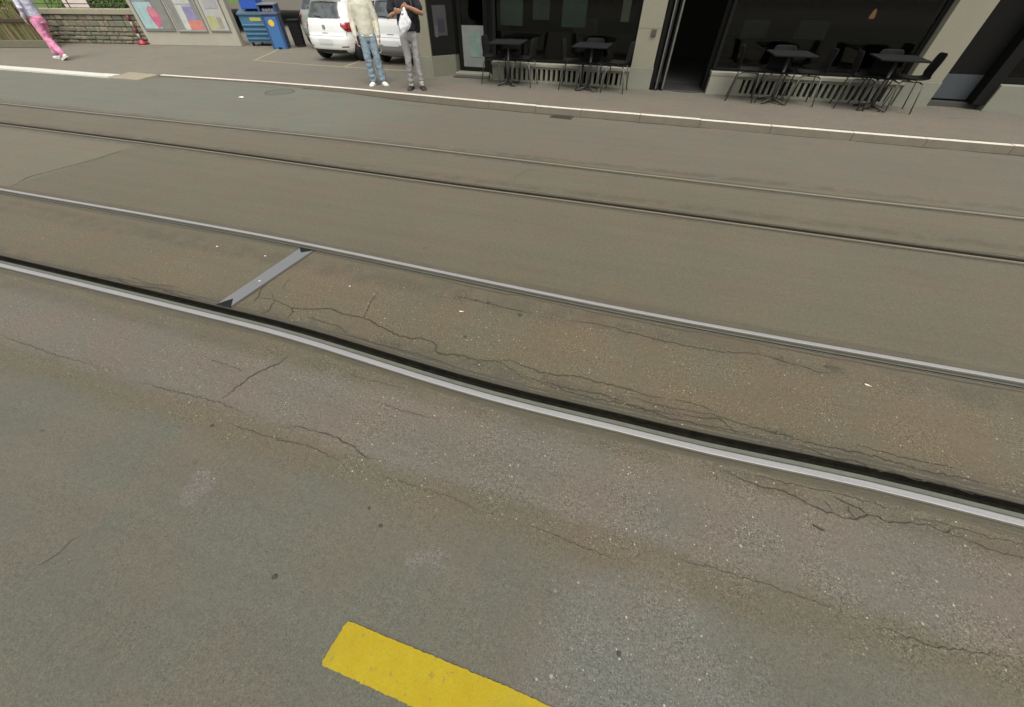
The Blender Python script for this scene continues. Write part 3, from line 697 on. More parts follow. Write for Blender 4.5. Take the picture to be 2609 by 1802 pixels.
for cx_, cw, cc in ((-3.1, .5, (0.22, 0.31, 0.29)), (-2.45, .35, (0.15, 0.22, 0.21)), (-1.75, .5, (0.18, 0.26, 0.25)), (-0.72, .16, (0.42, 0.44, 0.36))):  # teal panels added behind the left pane to imitate reflections in its glass
    part('reflection_panel', plain('painted reflection', cc, .9, var=.3, scale=5), cx_ - cw / 2, cx_ + cw / 2, F + .34, F + .37, 1.02 + .1 * (cw < .4), 2.9, bevel=0)
def simple_thing(name, mat, box, label, cat, bevel=.004):
    o = MB().box(*box).build(name, mat, bevel=bevel); return tag(o, label, cat)
simple_thing('door_mat', M['iron'], (-4.48, -3.62, F + .08, F + .33, 0.1015, 0.115), 'dark flat mat in front of the narrow glass door', 'doormat')
b = MB(); b.prism([(0.40 + .36 * math.cos(R(a)) + .38, F + .17 + .17 * math.sin(R(a))) for a in range(180, 361, 12)], 0.1015, 0.112)
tag(b.build('door_mat', M['iron'], bevel=.003), 'half-round dark mat at the black open entrance', 'doormat')

# inside: a few pieces of cafe furniture behind the glass
M['seat_in'] = plain('dim grey seat', (0.10, 0.10, 0.085), .8)
M['shade'] = plain('amber lamp shade', (0.5, 0.28, 0.12), .6, emit=(1.0, 0.50, 0.20, 1), es=0.18)
t = thing('pendant_lamp', 'small amber pendant lamp glowing behind the right window', 'lamp', (3.62, F + .75, 1.22))
MB().lathe([(0.010, .13), (.026, .10), (.042, .03), (.038, 0), (.02, .01)], n=16).build('lamp_shade', M['shade'], t, smooth=True)
MB().tube([(0, 0, .16), (0, 0, 2.2)], .005, 6).build('cord', M['dark_frame'], t)
def inner_chair(x, y, rz, label):
    t = thing('lounge_chair', label, 'chair', (x, y, 0.118), rz)
    b = MB(); b.box(-.28, .28, -.28, .28, .22, .44); b.build('seat', M['seat_in'], t, bevel=.04)
    b = MB(); b.box(-.28, .28, .20, .32, .44, 1.0); b.build('backrest', M['seat_in'], t, bevel=.04)
    for sx in (-1, 1):
        for sy in (-1, 1): MB().tube([(sx * .23, sy * .22, 0), (sx * .22, sy * .2, .23)], .014, 6).build('leg', M['steel_bar'], t)
inner_chair(2.0, F + 1.5, 15, 'dim upholstered chair inside, left behind the right window')
inner_chair(3.0, F + 1.7, -20, 'dim upholstered chair inside, in the middle of the right window')
inner_chair(-1.6, F + 1.6, 170, 'dim upholstered chair inside the window beside the glass door')

# ------------------------------------------------------------------ terrace tables and chairs
M['table_top'] = plain('dark laminate', (0.013, 0.013, 0.0135), .85, var=.15, spec=.1)
M['shell'] = plain('black moulded shell', (0.010, 0.010, 0.010), .75, var=.15, spec=.15)
M['chrome'] = plain('grey steel leg', (0.10, 0.10, 0.088), .4, metal=.6, var=.2)
M['cast'] = plain('dark cast foot', (0.035, 0.035, 0.028), .55, metal=.3, var=.2)
def make_table():
    t = thing('bistro_table', '-', 'table')
    b = MB(); b.box(-.34, .34, -.34, .34, .705, .73); b.build('tabletop', M['table_top'], t, bevel=.008)
    b = MB(); b.box(-.16, .16, -.16, .16, .690, .705); b.build('mount_plate', M['cast'], t)
    MB().tube([(0, 0, .05), (0, 0, .69)], .026, 12).build('column', M['chrome'], t, smooth=True)
    for k in range(4):
        a = R(45 + 90 * k); c, s = math.cos(a), math.sin(a)
        MB().tube([(0, 0, .075), (.12 * c, .12 * s, .05), (.27 * c, .27 * s, .018)], [.028, .022, .014], 8).build('foot', M['cast'], t, smooth=True)
    return t
def make_chair():
    t = thing('shell_chair', '-', 'chair')
    prof = [(-.20, .435), (-.17, .452), (0, .440), (.14, .436), (.20, .462), (.225, .52), (.245, .62), (.262, .74), (.266, .80)]
    half = [.20, .215, .22, .215, .205, .20, .20, .195, .165]
    rows = []
    for (y, z), h in zip(prof, half):
        rows.append([(h * u, y + (.018 * u * u if z < .5 else -.05 * u * u), z + (.03 * u * u if z < .5 else 0)) for u in (-1, -.7, -.35, 0, .35, .7, 1)])
    b = MB(); n = 7; vs = [p for r in rows for p in r]; fs = [(i * n + j, i * n + j + 1, (i + 1) * n + j + 1, (i + 1) * n + j) for i in range(len(rows) - 1) for j in range(n - 1)]
    b.add(vs, fs); o = b.build('shell', M['shell'], t, smooth=True)
    so = o.modifiers.new('t', 'SOLIDIFY'); so.thickness = .012; su = o.modifiers.new('s', 'SUBSURF'); su.levels = su.render_levels = 1
    bpy.context.view_layer.update(); bake(o)
    for p in o.data.polygons: p.use_smooth = True
    for sx in (-1, 1):
        MB().tube([(sx * .12, -.12, .428), (sx * .19, -.17, .40), (sx * .225, -.215, 0)], .0105, 8).build('leg', M['chrome'], t, smooth=True)
        MB().tube([(sx * .12, .12, .424), (sx * .18, .17, .40), (sx * .215, .235, 0)], .0105, 8).build('leg', M['chrome'], t, smooth=True)
    b = MB(); b.tube([(-.12, -.12, .428), (-.12, .12, .424)], .009, 6); b.tube([(.12, -.12, .428), (.12, .12, .424)], .009, 6); b.tube([(-.12, 0, .424), (.12, 0, .424)], .009, 6); b.build('under_frame', M['chrome'], t)
    return t
tproto, cproto = make_table(), make_chair()
used = {'t': False, 'c': False}
def put(kind, x, y, rz, label, group):
    o = (tproto if kind == 't' else cproto)
    if used[kind]: o = copy_tree(o)
    used[kind] = True
    o.location = (x, y, zs(x) + .001); o.rotation_euler = (0, 0, R(rz)); o['label'] = label; o['group'] = group
GT, GC = 'bistro tables along the cafe front', 'black chairs at the cafe tables'
TX = [(-2.95, 9.26, 4, 'table nearest the glass door', -.34, .34, 0), (-1.20, 9.24, -3, 'table left of the middle pilaster', -.36, .54, 1),
      (2.30, 9.20, 2, 'table right of the black entrance', -.54, .44, 1), (3.90, 9.16, -4, 'table at the rightmost pilaster', -.32, .36, 1)]
for i, (tx, ty, rz, nm, cl, crr, back) in enumerate(TX):
    put('t', tx, ty, rz, 'dark square bistro ' + nm, GT)
    put('c', tx + cl, ty + .08, 90 + random.uniform(-8, 8), 'black shell chair at the left of the ' + nm, GC)
    put('c', tx + crr, ty + .06, -90 + random.uniform(-8, 8), 'black shell chair at the right of the ' + nm, GC)
    if back: put('c', tx + random.uniform(-.06, .06), ty + .09, random.uniform(-6, 6), 'black shell chair on the wall side of the ' + nm, GC)

# ------------------------------------------------------------------ parked cars
def car(name, label, loc, rz, paint, low_mat, plate=True, sticker=False, low_top=.30, scale=1.0, emblem=True, group='cars parked in the bays beside the cafe'):
    """hatchback, origin on the ground under the middle of its rear end, nose towards local +Y"""
    t = thing(name, label, 'car', loc, rz, group); t.scale = (scale,) * 3
    Z = [.17, .24, .32, .45, .56, .61, .66, .76, .86, .93, .955, .985, 1.05, 1.2, 1.32, 1.375, 1.40, 1.435, 1.45]
    T = dict(
      w=[.70, .79, .82, .84, .845, .84, .845, .85, .84, .81, .785, .765, .745, .69, .645, .625, .59, .48, .25],
      r=[.30, .10, .03, .0, .0, .03, .065, .075, .09, .12, .135, .145, .18, .27, .345, .335, .36, .55, .9],
      f=[3.85, 3.95, 4.0, 4.0, 3.99, 3.98, 3.96, 3.92, 3.84, 3.70, 3.2, 3.05, 2.92, 2.6, 2.35, 2.22, 2.12, 1.95, 1.6],
      n=[5, 6, 6, 6, 6, 6, 6.5, 6.5, 6.5, 6, 6, 6, 6, 5.5, 5.5, 5.5, 5, 4, 3])
    tab = {k: list(zip(Z, v)) for k, v in T.items()}
    g = lambda k, z: interp(tab[k], z)
    def rear(x, z, off=0.0):
        wv, r, f, n = g('w', z), g('r', z), g('f', z), g('n', z)
        u = min(1.0, abs(x) / wv); l = (f - r) / 2
        return (x, (r + f) / 2 - l * max(0.0, 1 - u ** n) ** (1 / n) - off, z)
    def side(y, z, s, off=0.0):
        wv, r, f, n = g('w', z), g('r', z), g('f', z), g('n', z); l = (f - r) / 2
        u = min(1.0, abs(y - (r + f) / 2) / l)
        return (s * (wv * max(0.0, 1 - u ** n) ** (1 / n) + off), y, z)
    zz = []
    for a, c in zip(Z, Z[1:]):
        k = max(1, int((c - a) / .03)); zz += [a + (c - a) * i / k for i in range(k)]
    zz.append(Z[-1])
    NP = 96; rs = []
    for z in zz:
        wv, r, f, n = g('w', z), g('r', z), g('f', z), g('n', z); l = (f - r) / 2; ring = []
        for k in range(NP):
            a = 2 * math.pi * k / NP; c, s = math.cos(a), math.sin(a); e = 2 / n
            ring.append((wv * math.copysign(abs(c) ** e, c), (r + f) / 2 + l * math.copysign(abs(s) ** e, s), z))
        rs.append(ring)
    body = MB().rings(rs).build('body', paint, t, smooth=True)
    cut = MB()
    for y in (.66, 3.18):
        for s in (-1, 1): cut.lathe([(.335, s * .52), (.335, s * 1.1)] if s > 0 else [(.335, -1.1), (.335, -.52)], (0, y, .30), 'X', 28)
    co = cut.build('cutter', None); bo = body.modifiers.new('b', 'BOOLEAN'); bo.object = co; bo.operation = 'DIFFERENCE'; bo.solver = 'EXACT'
    body.parent = None; bpy.context.view_layer.update(); bake(body); body.parent = t
    bpy.data.objects.remove(co)
    for p in body.data.polygons: p.use_smooth = True
    for y in (.66, 3.18):
        for s in (-1, 1):
            wb = MB(); wb.lathe([(.19, -.10), (.285, -.10), (.30, -.07), (.305, 0), (.30, .07), (.285, .10), (.19, .10)], (s * .735, y, .303), 'X', 28)
            wo_ = wb.build('wheel', M['tyre'], t, smooth=True)
            MB().lathe([(.03, .085), (.19, .10), (.195, -.02), (.03, -.02)] if s > 0 else [(.03, .02), (.195, .02), (.19, -.10), (.03, -.085)], (s * .735, y, .303), 'X', 20).build('rim', M['rim'], wo_)
    def patch(nm, mat, fn, us, zs_, parent=t):
        vs = [fn(u, z) for z in zs_ for u in us]; n = len(us)
        return MB().add(vs, [(j * n + i, j * n + i + 1, (j + 1) * n + i + 1, (j + 1) * n + i) for j in range(len(zs_) - 1) for i in range(n - 1)]).build(nm, mat, parent, smooth=True)
    def lins(a, c, n): return [a + (c - a) * i / n for i in range(n + 1)]
    # rear window with rounded upper corners
    vs, fs = [], []; ZZ = lins(.985, 1.325, 10); UU = lins(-1, 1, 20)
    for z in ZZ:
        q = (z - .985) / .34; h = (.62 - .085 * q) * (1 - .10 * smooth(.72, 1, q) ** 2) * (1 - .05 * smooth(.15, 0, q))
        for u in UU: vs.append(rear(h * u, z - .018 * u * u * q, .006))
    fs = [(j * 21 + i, j * 21 + i + 1, (j + 1) * 21 + i + 1, (j + 1) * 21 + i) for j in range(10) for i in range(20)]
    rw = MB().add(vs, fs).build('rear_window', M['car_glass'], t, smooth=True)
    MB().tube([rear(0, .985, .02), rear(-.12, 1.02, .02), rear(-.33, 1.03, .018)], .008, 6).build('wiper', M['tyre'], rw)
    for s in (-1, 1):
        patch('side_window', M['car_glass'], lambda y, z: side(y, z, s, .005), lins(.62, 2.55, 14), lins(.985, 1.30, 6))
        patch('pillar', M['dark_frame'], lambda y, z: side(y, z, s, .008), lins(1.55, 1.63, 2), lins(.985, 1.30, 6))
        for yy in (1.60, 2.72): patch('door_gap', M['gap'], lambda y, z: side(y, z, s, .0015), lins(yy, yy + .012, 1), lins(.36, .95, 10))
        patch('door_handle', paint, lambda y, z: side(y, z, s, .022), lins(1.72, 1.92, 4), lins(.80, .83, 2))
        # tail lamp wraps the corner
        tl = []; zl = lins(.70, .905, 8)
        def lamp(k, z, s=s):
            wv, r, f, n = g('w', z), g('r', z), g('f', z), g('n', z); l = (f - r) / 2
            q = (z - .70) / .205; x_in = (.72 - .135 * min(1, q * 1.6))
            a0 = math.acos(min(1, (x_in / wv)) ** (n / 2)); a = a0 + (-.06 - a0) * k; a = max(a, .0) if a > 0 else a
            c, sn = math.cos(a), math.sin(a); e = 2 / n
            return (s * (wv * abs(c) ** e + .008 * abs(c)), (r + f) / 2 - l * math.copysign(abs(sn) ** e, sn) - .008 * sn, z)
        ks = [0, .03, .08, .15, .25, .4, .55, .7, .85, 1]
        lm = patch('tail_lamp', M['tail'], lamp, ks, zl)
        patch('lamp_band', M['tail_dark'], lambda k, z: tuple(c * (1.003 if i == 0 else 1) - (.002 if i == 1 else 0) for i, c in enumerate(lamp(k, z))), ks[1:-1], lins(.745, .775, 2), lm)
        patch('headlamp', M['rim'], lambda y, z: side(y, z, s, .006), lins(3.55, 3.86, 6), lins(.66, .80, 4))
    # tailgate seam, bumper edge, lower insert, plate, emblem
    patch('bumper_insert', low_mat, lambda x, z: rear(x, z, .007), lins(-.60, .60, 20), lins(.205, low_top, 6))
    patch('bumper_seam', M['gap'], lambda x, z: rear(x, z, .002), lins(-.70, .70, 24), [.606, .613])
    for s in (-1, 1):
        patch('tailgate_seam', M['gap'], lambda x, z: rear(x, z, .002), [s * .70, s * .707], lins(.62, .70, 4))
        patch('reflector', M['tail_dark'], lambda x, z: rear(x, z, .006), lins(s * .52, s * .70, 5), [.36, .385])
    if plate: patch('number_plate', M['plate_blank'], lambda x, z: rear(x, z, .012), lins(-.25, .25, 8), lins(.43, .54, 3))
    patch('handle_recess', M['gap'], lambda x, z: rear(x, z, .004), lins(-.10, .10, 4), [.66, .675])
    if emblem:
        c0 = Vector(rear(0, .80, .012))
        e = MB().lathe([(.0, .0), (.048, .0), (.05, .008), (.0, .012)], axis='Y', n=24); eo = e.build('emblem', M['gap'], t); eo.location = c0
        # ring with a V above a W
        b = MB(); b.lathe([(.042, -.006), (.049, -.006), (.049, -.010), (.042, -.010)], axis='Y', n=24)
        for p, q in (((-.022, .040), (-.001, .004)), ((.022, .040), (.001, .004)), ((-.040, .014), (-.018, -.036)), ((-.018, -.036), (0, -.002)), ((.040, .014), (.018, -.036)), ((.018, -.036), (0, -.002))):
            b.tube([(p[0], -.008, p[1]), (q[0], -.008, q[1])], .0035, 5)
        b.build('emblem_ring', M['rim'], eo)
    if sticker:
        c0 = Vector(rear(-.42, .335, .012)); e = MB().lathe([(.0, 0), (.055, 0), (.055, -.004), (.0, -.004)], axis='Y', n=24); eo = e.build('round_sticker', M['paper'], t); eo.location = c0
        b = MB(); b.lathe([(.036, -.0045), (.044, -.0045), (.044, -.006), (.036, -.006)], axis='Y', n=24); b.tube([(-.02, -.006, -.02), (.002, -.006, .022), (.022, -.006, -.02)], .004, 5); b.build('print', M['gap'], eo)
    patch('roof_spoiler', paint, lambda x, z: rear(x, 1.375, .05 - (z - 1.36) * 1.2) if z > 1.36 else (rear(x, 1.36, .05)[0], rear(x, 1.36, .05)[1], 1.355), lins(-.56, .56, 12), [1.35, 1.365, 1.40])
    MB().tube([(0.55, .9, 1.0), (0.55, .9, 1.0001)], .001, 4)
    for s in (-1, 1):
        b = MB(); b.lathe([(0, -.07), (.06, -.05), (.07, .03), (0, .05)], (s * .93, 2.55, 1.02), 'Y', 12); b.build('mirror', paint, t, smooth=True)
    return t
M['tyre'] = plain('tyre rubber', (0.012, 0.012, 0.012), .8, var=.2)
M['rim'] = plain('silver rim', (0.45, 0.45, 0.45), .35, metal=.7, var=.1)
M['car_white'] = plain('white car paint', (0.72, 0.73, 0.70), .32, var=.02, coat=.6)
M['car_silver'] = plain('silver white car paint', (0.66, 0.66, 0.64), .33, metal=.15, var=.02, coat=.6)
M['car_grey'] = plain('grey car paint', (0.24, 0.26, 0.23), .35, metal=.2, var=.03, coat=.5)
def car_glass():
    g = N('car window glass'); v = g.coord()
    n1 = g.noise(v, 3.2, 4, .6); c = g.mix(g.step(n1, .42, .58), (0.012, 0.015, 0.013, 1), (0.055, 0.07, 0.066, 1))
    return g.bsdf(c, .06, 0, None, .9, 0.3, ior=1.6)
M['car_glass'] = car_glass()
M['tail'] = plain('red lamp lens', (0.26, 0.012, 0.018), .2, var=.15, coat=.6)
M['tail_dark'] = plain('dark red lens', (0.09, 0.008, 0.01), .25, var=.1, coat=.5)
M['gap'] = plain('panel gap', (0.03, 0.03, 0.03), .6)
M['plate_blank'] = plain('washed out plate', (0.56, 0.58, 0.56), .5, var=.06)
M['bumper_dark'] = plain('black bumper plastic', (0.03, 0.03, 0.03), .6)
M['bumper_grey'] = plain('grey bumper plastic', (0.20, 0.20, 0.20), .5)
CAR1 = car('parked_car', 'white hatchback with red tail lamps, parked rear to the street', (-8.90, 11.05, 0.04), -4, M['car_white'], M['bumper_dark'], scale=.94)
CAR2 = car('parked_car', 'silver white car with round sticker on its grey bumper, between two men', (-6.72, 10.86, 0.06), -3, M['car_silver'], M['bumper_grey'], sticker=True, emblem=False, low_top=.46, scale=.96)
CAR3 = car('parked_car', 'grey car mostly hidden between the blue bins and the white hatchback', (-10.75, 13.2, 0.03), 4, M['car_grey'], M['bumper_dark'], emblem=False)

# ------------------------------------------------------------------ recycling bins
M['bin_teal'] = plain('weathered teal blue steel', (0.045, 0.125, 0.20), .5, var=.18, scale=6, bump=.1)
M['bin_blue'] = plain('bright blue plastic', (0.018, 0.075, 0.36), .45, var=.1)
M['bin_deep'] = plain('dark blue plastic', (0.022, 0.055, 0.14), .5, var=.15)
M['bin_front'] = plain('mid blue panel', (0.032, 0.125, 0.30), .5, var=.15)
M['sticker'] = plain('yellow sticker', (0.62, 0.40, 0.04), .6, var=.25, scale=20)
M['label_y'] = plain('faded yellow label', (0.34, 0.33, 0.08), .6, var=.3, scale=20)
t = thing('waste_container', 'wide teal blue steel container with horizontal ribs and yellow label', 'container', (-13.42, 13.36, 0.03), 16)
b = MB(); b.prism([(-.52, -.02), (.52, -.02), (.52, .75), (-.52, .75)], .10, .80); b.build('body', M['bin_teal'], t, bevel=.015)
for k in range(4):
    z = .16 + k * .118
    b = MB(); b.rings([[(-.50, -.022, z), (-.50, -.055, z + .02), (-.50, -.055, z + .055), (-.50, -.022, z + .075)], [(.50, -.022, z), (.50, -.055, z + .02), (.50, -.055, z + .055), (.50, -.022, z + .075)]]); b.build('rib', M['bin_teal'], t, bevel=.006)
b = MB(); b.rings([[(-.55, -.05, .80), (-.55, .78, .80), (-.55, .78, .92), (-.55, .30, .96), (-.55, -.05, .86)], [(.55, -.05, .80), (.55, .78, .80), (.55, .78, .92), (.55, .30, .96), (.55, -.05, .86)]]); b.build('lid', plain('dull teal lid', (0.05, 0.10, 0.14), .5, var=.2), t, bevel=.012)
b = MB(); b.box(-.16, .22, -.030, -.024, .66, .75); b.build('label', M['label_y'], t)
for sx in (-.42, .42):
    for sy in (.06, .66): MB().lathe([(0, -.02), (.05, -.02), (.05, .02), (0, .02)], (sx, sy, .052), 'X', 14).build('castor', M['tyre'], t)
t = thing('plastic_crate', 'bright blue plastic box standing on the ribbed container', 'box', (-13.52, 13.58, 0.985), 16)
b = MB(); b.box(-.30, .28, -.22, .22, 0, .50); b.build('body', M['bin_blue'], t, bevel=.02)
b = MB(); b.box(-.33, .31, -.25, .25, .44, .52); b.build('rim', M['bin_blue'], t, bevel=.015)
t = thing('recycling_column', 'tall dark blue collection column with hooded slot and round yellow sticker', 'recycling bin', (-12.42, 13.08, 0.03), 30)
b = MB(); b.rings([[(-.24, -.20, 0), (.24, -.20, 0), (.24, .30, 0), (-.24, .30, 0)], [(-.25, -.20, .86), (.25, -.20, .86), (.25, .30, .86), (-.25, .30, .86)]]); b.build('body', M['bin_deep'], t, bevel=.012)
b = MB(); b.box(-.17, .17, -.215, -.195, .0, .80); b.build('front_panel', M['bin_front'], t, bevel=.006)
b = MB(); b.box(-.27, .27, -.23, .32, .862, .93); b.build('collar', plain('grey blue collar', (0.09, 0.11, 0.16), .5), t, bevel=.01)
b = MB(); b.box(-.27, -.21, -.23, .32, .93, 1.08); b.box(.21, .27, -.23, .32, .93, 1.08); b.box(-.21, .21, .20, .32, .93, 1.08); b.build('hood_cheeks', M['bin_deep'], t)
b = MB(); b.rings([[(-.28, -.24, 1.08), (-.28, .33, 1.08), (-.28, .33, 1.13), (-.28, -.24, 1.11)], [(.28, -.24, 1.08), (.28, .33, 1.08), (.28, .33, 1.13), (.28, -.24, 1.11)]]); b.build('hood', plain('grey blue hood', (0.10, 0.115, 0.15), .5), t, bevel=.012)
b = MB(); b.box(-.205, .205, -.05, .195, .932, 1.075); b.build('slot', M['black'], t)
MB().lathe([(0, 0), (.085, 0), (.085, -.006), (0, -.006)], (-.01, -.217, .66), 'Y', 22).build('sticker', M['sticker'], t)
b = MB(); b.box(-.07, .05, -.226, -.218, 0.0, .05); b.build('foot_notch', M['black'], t)
b = MB(); rp = random.Random(4)
for k in range(4): b.lathe([(0, -.04), (.05, -.03), (.06, .02), (0, .05)], (-.13 + .09 * k, -.10, .96 + rp.uniform(0, .03)), 'Z', 7)
b.build('bagged_waste', plain('crumpled bags', (0.32, 0.33, 0.40), .4), t)
t = thing('waste_bin', 'black bin squeezed behind the blue collection column', 'bin', (-12.08, 13.62, 0.03), 30); t.scale = (.86, .86, .86)
b = MB(); b.rings([[(-.17, -.20, .05), (.17, -.20, .05), (.17, .20, .05), (-.17, .20, .05)], [(-.20, -.24, .78), (.20, -.24, .78), (.20, .24, .78), (-.20, .24, .78)]]); b.build('body', M['black'], t, bevel=.012)
b = MB(); b.box(-.22, .22, -.26, .27, .78, .83); b.build('lid', M['black'], t, bevel=.01)
for sx in (-.15, .15): MB().lathe([(0, -.02), (.06, -.02), (.06, .02), (0, .02)], (sx, .17, .06), 'X', 14).build('wheel', M['tyre'], t)

# ------------------------------------------------------------------ poster wall
M['concrete'] = plain('pale concrete', (0.33, 0.31, 0.25), .85, var=.14, scale=3, bump=.15)
pa, pb = Vector((-17.62, 12.36, 0)), Vector((-14.15, 13.07, 0)); pang = math.degrees(math.atan2(pb.y - pa.y, pb.x - pa.x)); PL = (pb - pa).length
t = thing('poster_wall', 'pale concrete wall carrying three faded posters', 'wall', (pa.x, pa.y, 0.03), pang)
b = MB(); b.box(0, PL, 0, .22, 0, 2.3); b.build('wall', M['concrete'], t, bevel=.015)
b = MB(); b.box(-.03, PL + .03, -.03, .25, 2.3, 2.38); b.build('coping', M['granite'], t, bevel=.01)
def poster(label, u0, u1, z0, z1, bgcol, shapes):
    d = Vector((math.cos(R(pang)), math.sin(R(pang)), 0)); p = pa + d * u0
    t = thing('poster', label, 'poster', (p.x, p.y, 0.03), pang, 'posters on the concrete wall')
    w_ = u1 - u0
    b = MB(); b.box(0, w_, -.022, -.003, z0, z1); b.build('backing', plain('poster paper', bgcol, .6, var=.25, scale=4), t, bevel=.003)
    for i, (pts, c) in enumerate(shapes):
        n = len(pts); b = MB(); b.add([(x * w_, -.0245 - .0012 * i, z0 + z * (z1 - z0)) for x, z in pts], [tuple(range(n))])
        b.build('print', plain('ink', tuple(.72 * q + .28 * .26 for q in c[:3]), .6, var=.4, scale=5), t)
    b = MB(); b.box(-.03, 0, -.032, -.003, z0 - .03, z1 + .03); b.box(w_, w_ + .03, -.032, -.003, z0 - .03, z1 + .03); b.box(0, w_, -.032, -.003, z0 - .03, z0); b.box(0, w_, -.032, -.003, z1, z1 + .03); b.build('frame', plain('grey frame', (0.17, 0.17, 0.15), .6), t)
def rr(x0, x1, z0, z1): return [(x0, z0), (x1, z0), (x1, z1), (x0, z1)]
poster('leftmost poster, pale turquoise with a crimson teardrop', .18, 1.28, .42, 1.95, (0.16, 0.17, 0.15, 1), [
    (rr(.02, .62, .02, .46), (0.30, 0.47, 0.47, 1)), (rr(.66, .98, .02, .98), (0.155, 0.165, 0.145, 1)), (rr(.02, .5, .46, .56), (0.20, 0.20, 0.23, 1)),
    ([(.50, .02), (.60, .06), (.72, .16), (.74, .26), (.66, .36), (.50, .40), (.40, .34), (.38, .24), (.42, .12)], (0.50, 0.06, 0.15, 1)),
    ([(.46, .22), (.66, .22), (.70, .28), (.62, .36), (.50, .38), (.42, .33)], (0.58, 0.16, 0.20, 1)), (rr(.02, .64, .58, .96), (0.42, 0.40, 0.36, 1))])
poster('middle poster, white and violet with an orange corner', 1.42, 2.48, .40, 1.95, (0.36, 0.36, 0.34, 1), [
    (rr(.02, .28, .02, .98), (0.17, 0.175, 0.15, 1)), (rr(.28, .50, .02, .42), (0.50, 0.51, 0.46, 1)), (rr(.50, .84, .18, .40), (0.20, 0.18, 0.36, 1)), (rr(.48, .98, .02, .18), (0.56, 0.145, 0.10, 1)),
    (rr(.84, .98, .18, .98), (0.15, 0.16, 0.15, 1)), (rr(.28, .84, .44, .64), (0.46, 0.47, 0.44, 1)), (rr(.30, .62, .68, .94), (0.50, 0.20, 0.16, 1))])
poster('rightmost faded poster, pale grey with an olive yellow block', 2.66, 3.34, .42, 1.95, (0.36, 0.36, 0.33, 1), [
    (rr(.05, .5, .03, .24), (0.36, 0.37, 0.13, 1)), (rr(.55, .8, .03, .22), (0.25, 0.23, 0.13, 1)), (rr(.2, .9, .36, .5), (0.30, 0.29, 0.31, 1)), (rr(.1, .9, .62, .9), (0.42, 0.40, 0.36, 1))])

# ------------------------------------------------------------------ rubble stone wall with railing, lawn behind
M['mortar'] = plain('mortar', (0.13, 0.12, 0.085), .95, var=.25, bump=.4)
STN = [plain('rubble stone', c, .9, var=.25, scale=5, bump=.4) for c in ((0.17, 0.155, 0.108), (0.145, 0.145, 0.105), (0.21, 0.185, 0.13), (0.125, 0.13, 0.098), (0.175, 0.15, 0.11))]
M['cap'] = plain('wall cap stone', (0.26, 0.24, 0.17), .85, var=.18, scale=4, bump=.25)
sa, sb = Vector((-23.2, 11.45, 0)), Vector((-17.55, 12.58, 0)); sang = math.atan2(sb.y - sa.y, sb.x - sa.x); SL = (sb - sa).length
t = thing('stone_wall', 'low rubble stone wall with a flat cap behind the walking woman', 'wall', (sa.x, sa.y, 0.03), math.degrees(sang))
b = MB(); b.box(0, SL, .03, .40, 0, .79); b.build('core', M['mortar'], t)
rw_ = random.Random(21); z = 0.0
while z < .77:
    h = min(rw_.uniform(.09, .17), .79 - z); x = 0.0
    if .79 - (z + h) < .05: h = .79 - z
    while x < SL:
        l = rw_.uniform(.16, .42); x1 = min(x + l, SL)
        if x1 - x > .06:
            b = MB(); g = .009; yo = rw_.uniform(-.022, .014); jit = lambda: rw_.uniform(-.010, .010)
            vs = []
            for yy, sh in ((.06, 0), (yo, .008)):
                vs += [(x + g + sh + jit(), yy, z + g + sh + jit()), (x1 - g - sh + jit(), yy, z + g + sh + jit()), (x1 - g - sh + jit(), yy, z + h - g - sh + jit()), (x + g + sh + jit(), yy, z + h - g - sh + jit())]
            b.add(vs, [(4, 5, 6, 7), (0, 1, 5, 4), (1, 2, 6, 5), (2, 3, 7, 6), (3, 0, 4, 7)])
            b.build('stone', rw_.choice(STN), t, bevel=.012, seg=1)
        x = x1
    z += h
x = -.02
while x < SL:
    l = rw_.uniform(.9, 1.2); MB().box(x, min(x + l - .008, SL + .02), -.05, .45, .792, .93).build('cap_stone', M['cap'], t, bevel=.012); x += l
t2 = thing('metal_railing', 'thin dark railing standing on the cap of the stone wall', 'railing', (sa.x, sa.y, 0.96), math.degrees(sang))
for k in range(7): MB().tube([(.35 + k * .87, .2, 0), (.35 + k * .87, .2, .95)], .018, 8).build('post', M['iron'], t2)
for zz_ in (.12, .92): MB().tube([(.35, .2, zz_), (.35 + 6 * .87, .2, zz_)], .012, 8).build('rail', M['iron'], t2)
b = MB(); b.box(2.45, 3.40, .50, .53, .05, .75); bo_ = b.build('banner_board', plain('pinkish white board', (0.62, 0.52, 0.48), .6, var=.08), None, bevel=.004)
bo_.location = (sa.x, sa.y, 0.92); bo_.rotation_euler = (0, 0, sang); tag(bo_, 'pinkish white board standing behind the railing on the stone wall', 'board')
# lawn on the terrace behind it
def grass_mat():
    g = N('lawn'); v = g.coord(); a = g.noise(v, 3, 4, .6); b_ = g.noise(v, 60, 3, .7)
    return g.bsdf(g.mix(a, (0.05, 0.11, 0.022, 1), (0.11, 0.15, 0.03, 1)), .95, 0, g.bump(b_, .6, .03), .2)
M['lawn'] = grass_mat()
lw = MB(); lw.add([(-50, 8.2, .80), (-23.2, 11.9, .80), (-17.6, 13.0, .80), (-17.6, 30, 1.5), (-50, 30, 1.5)], [(0, 1, 2, 3, 4)])
tag(lw.build('lawn', M['lawn']), kind='structure')

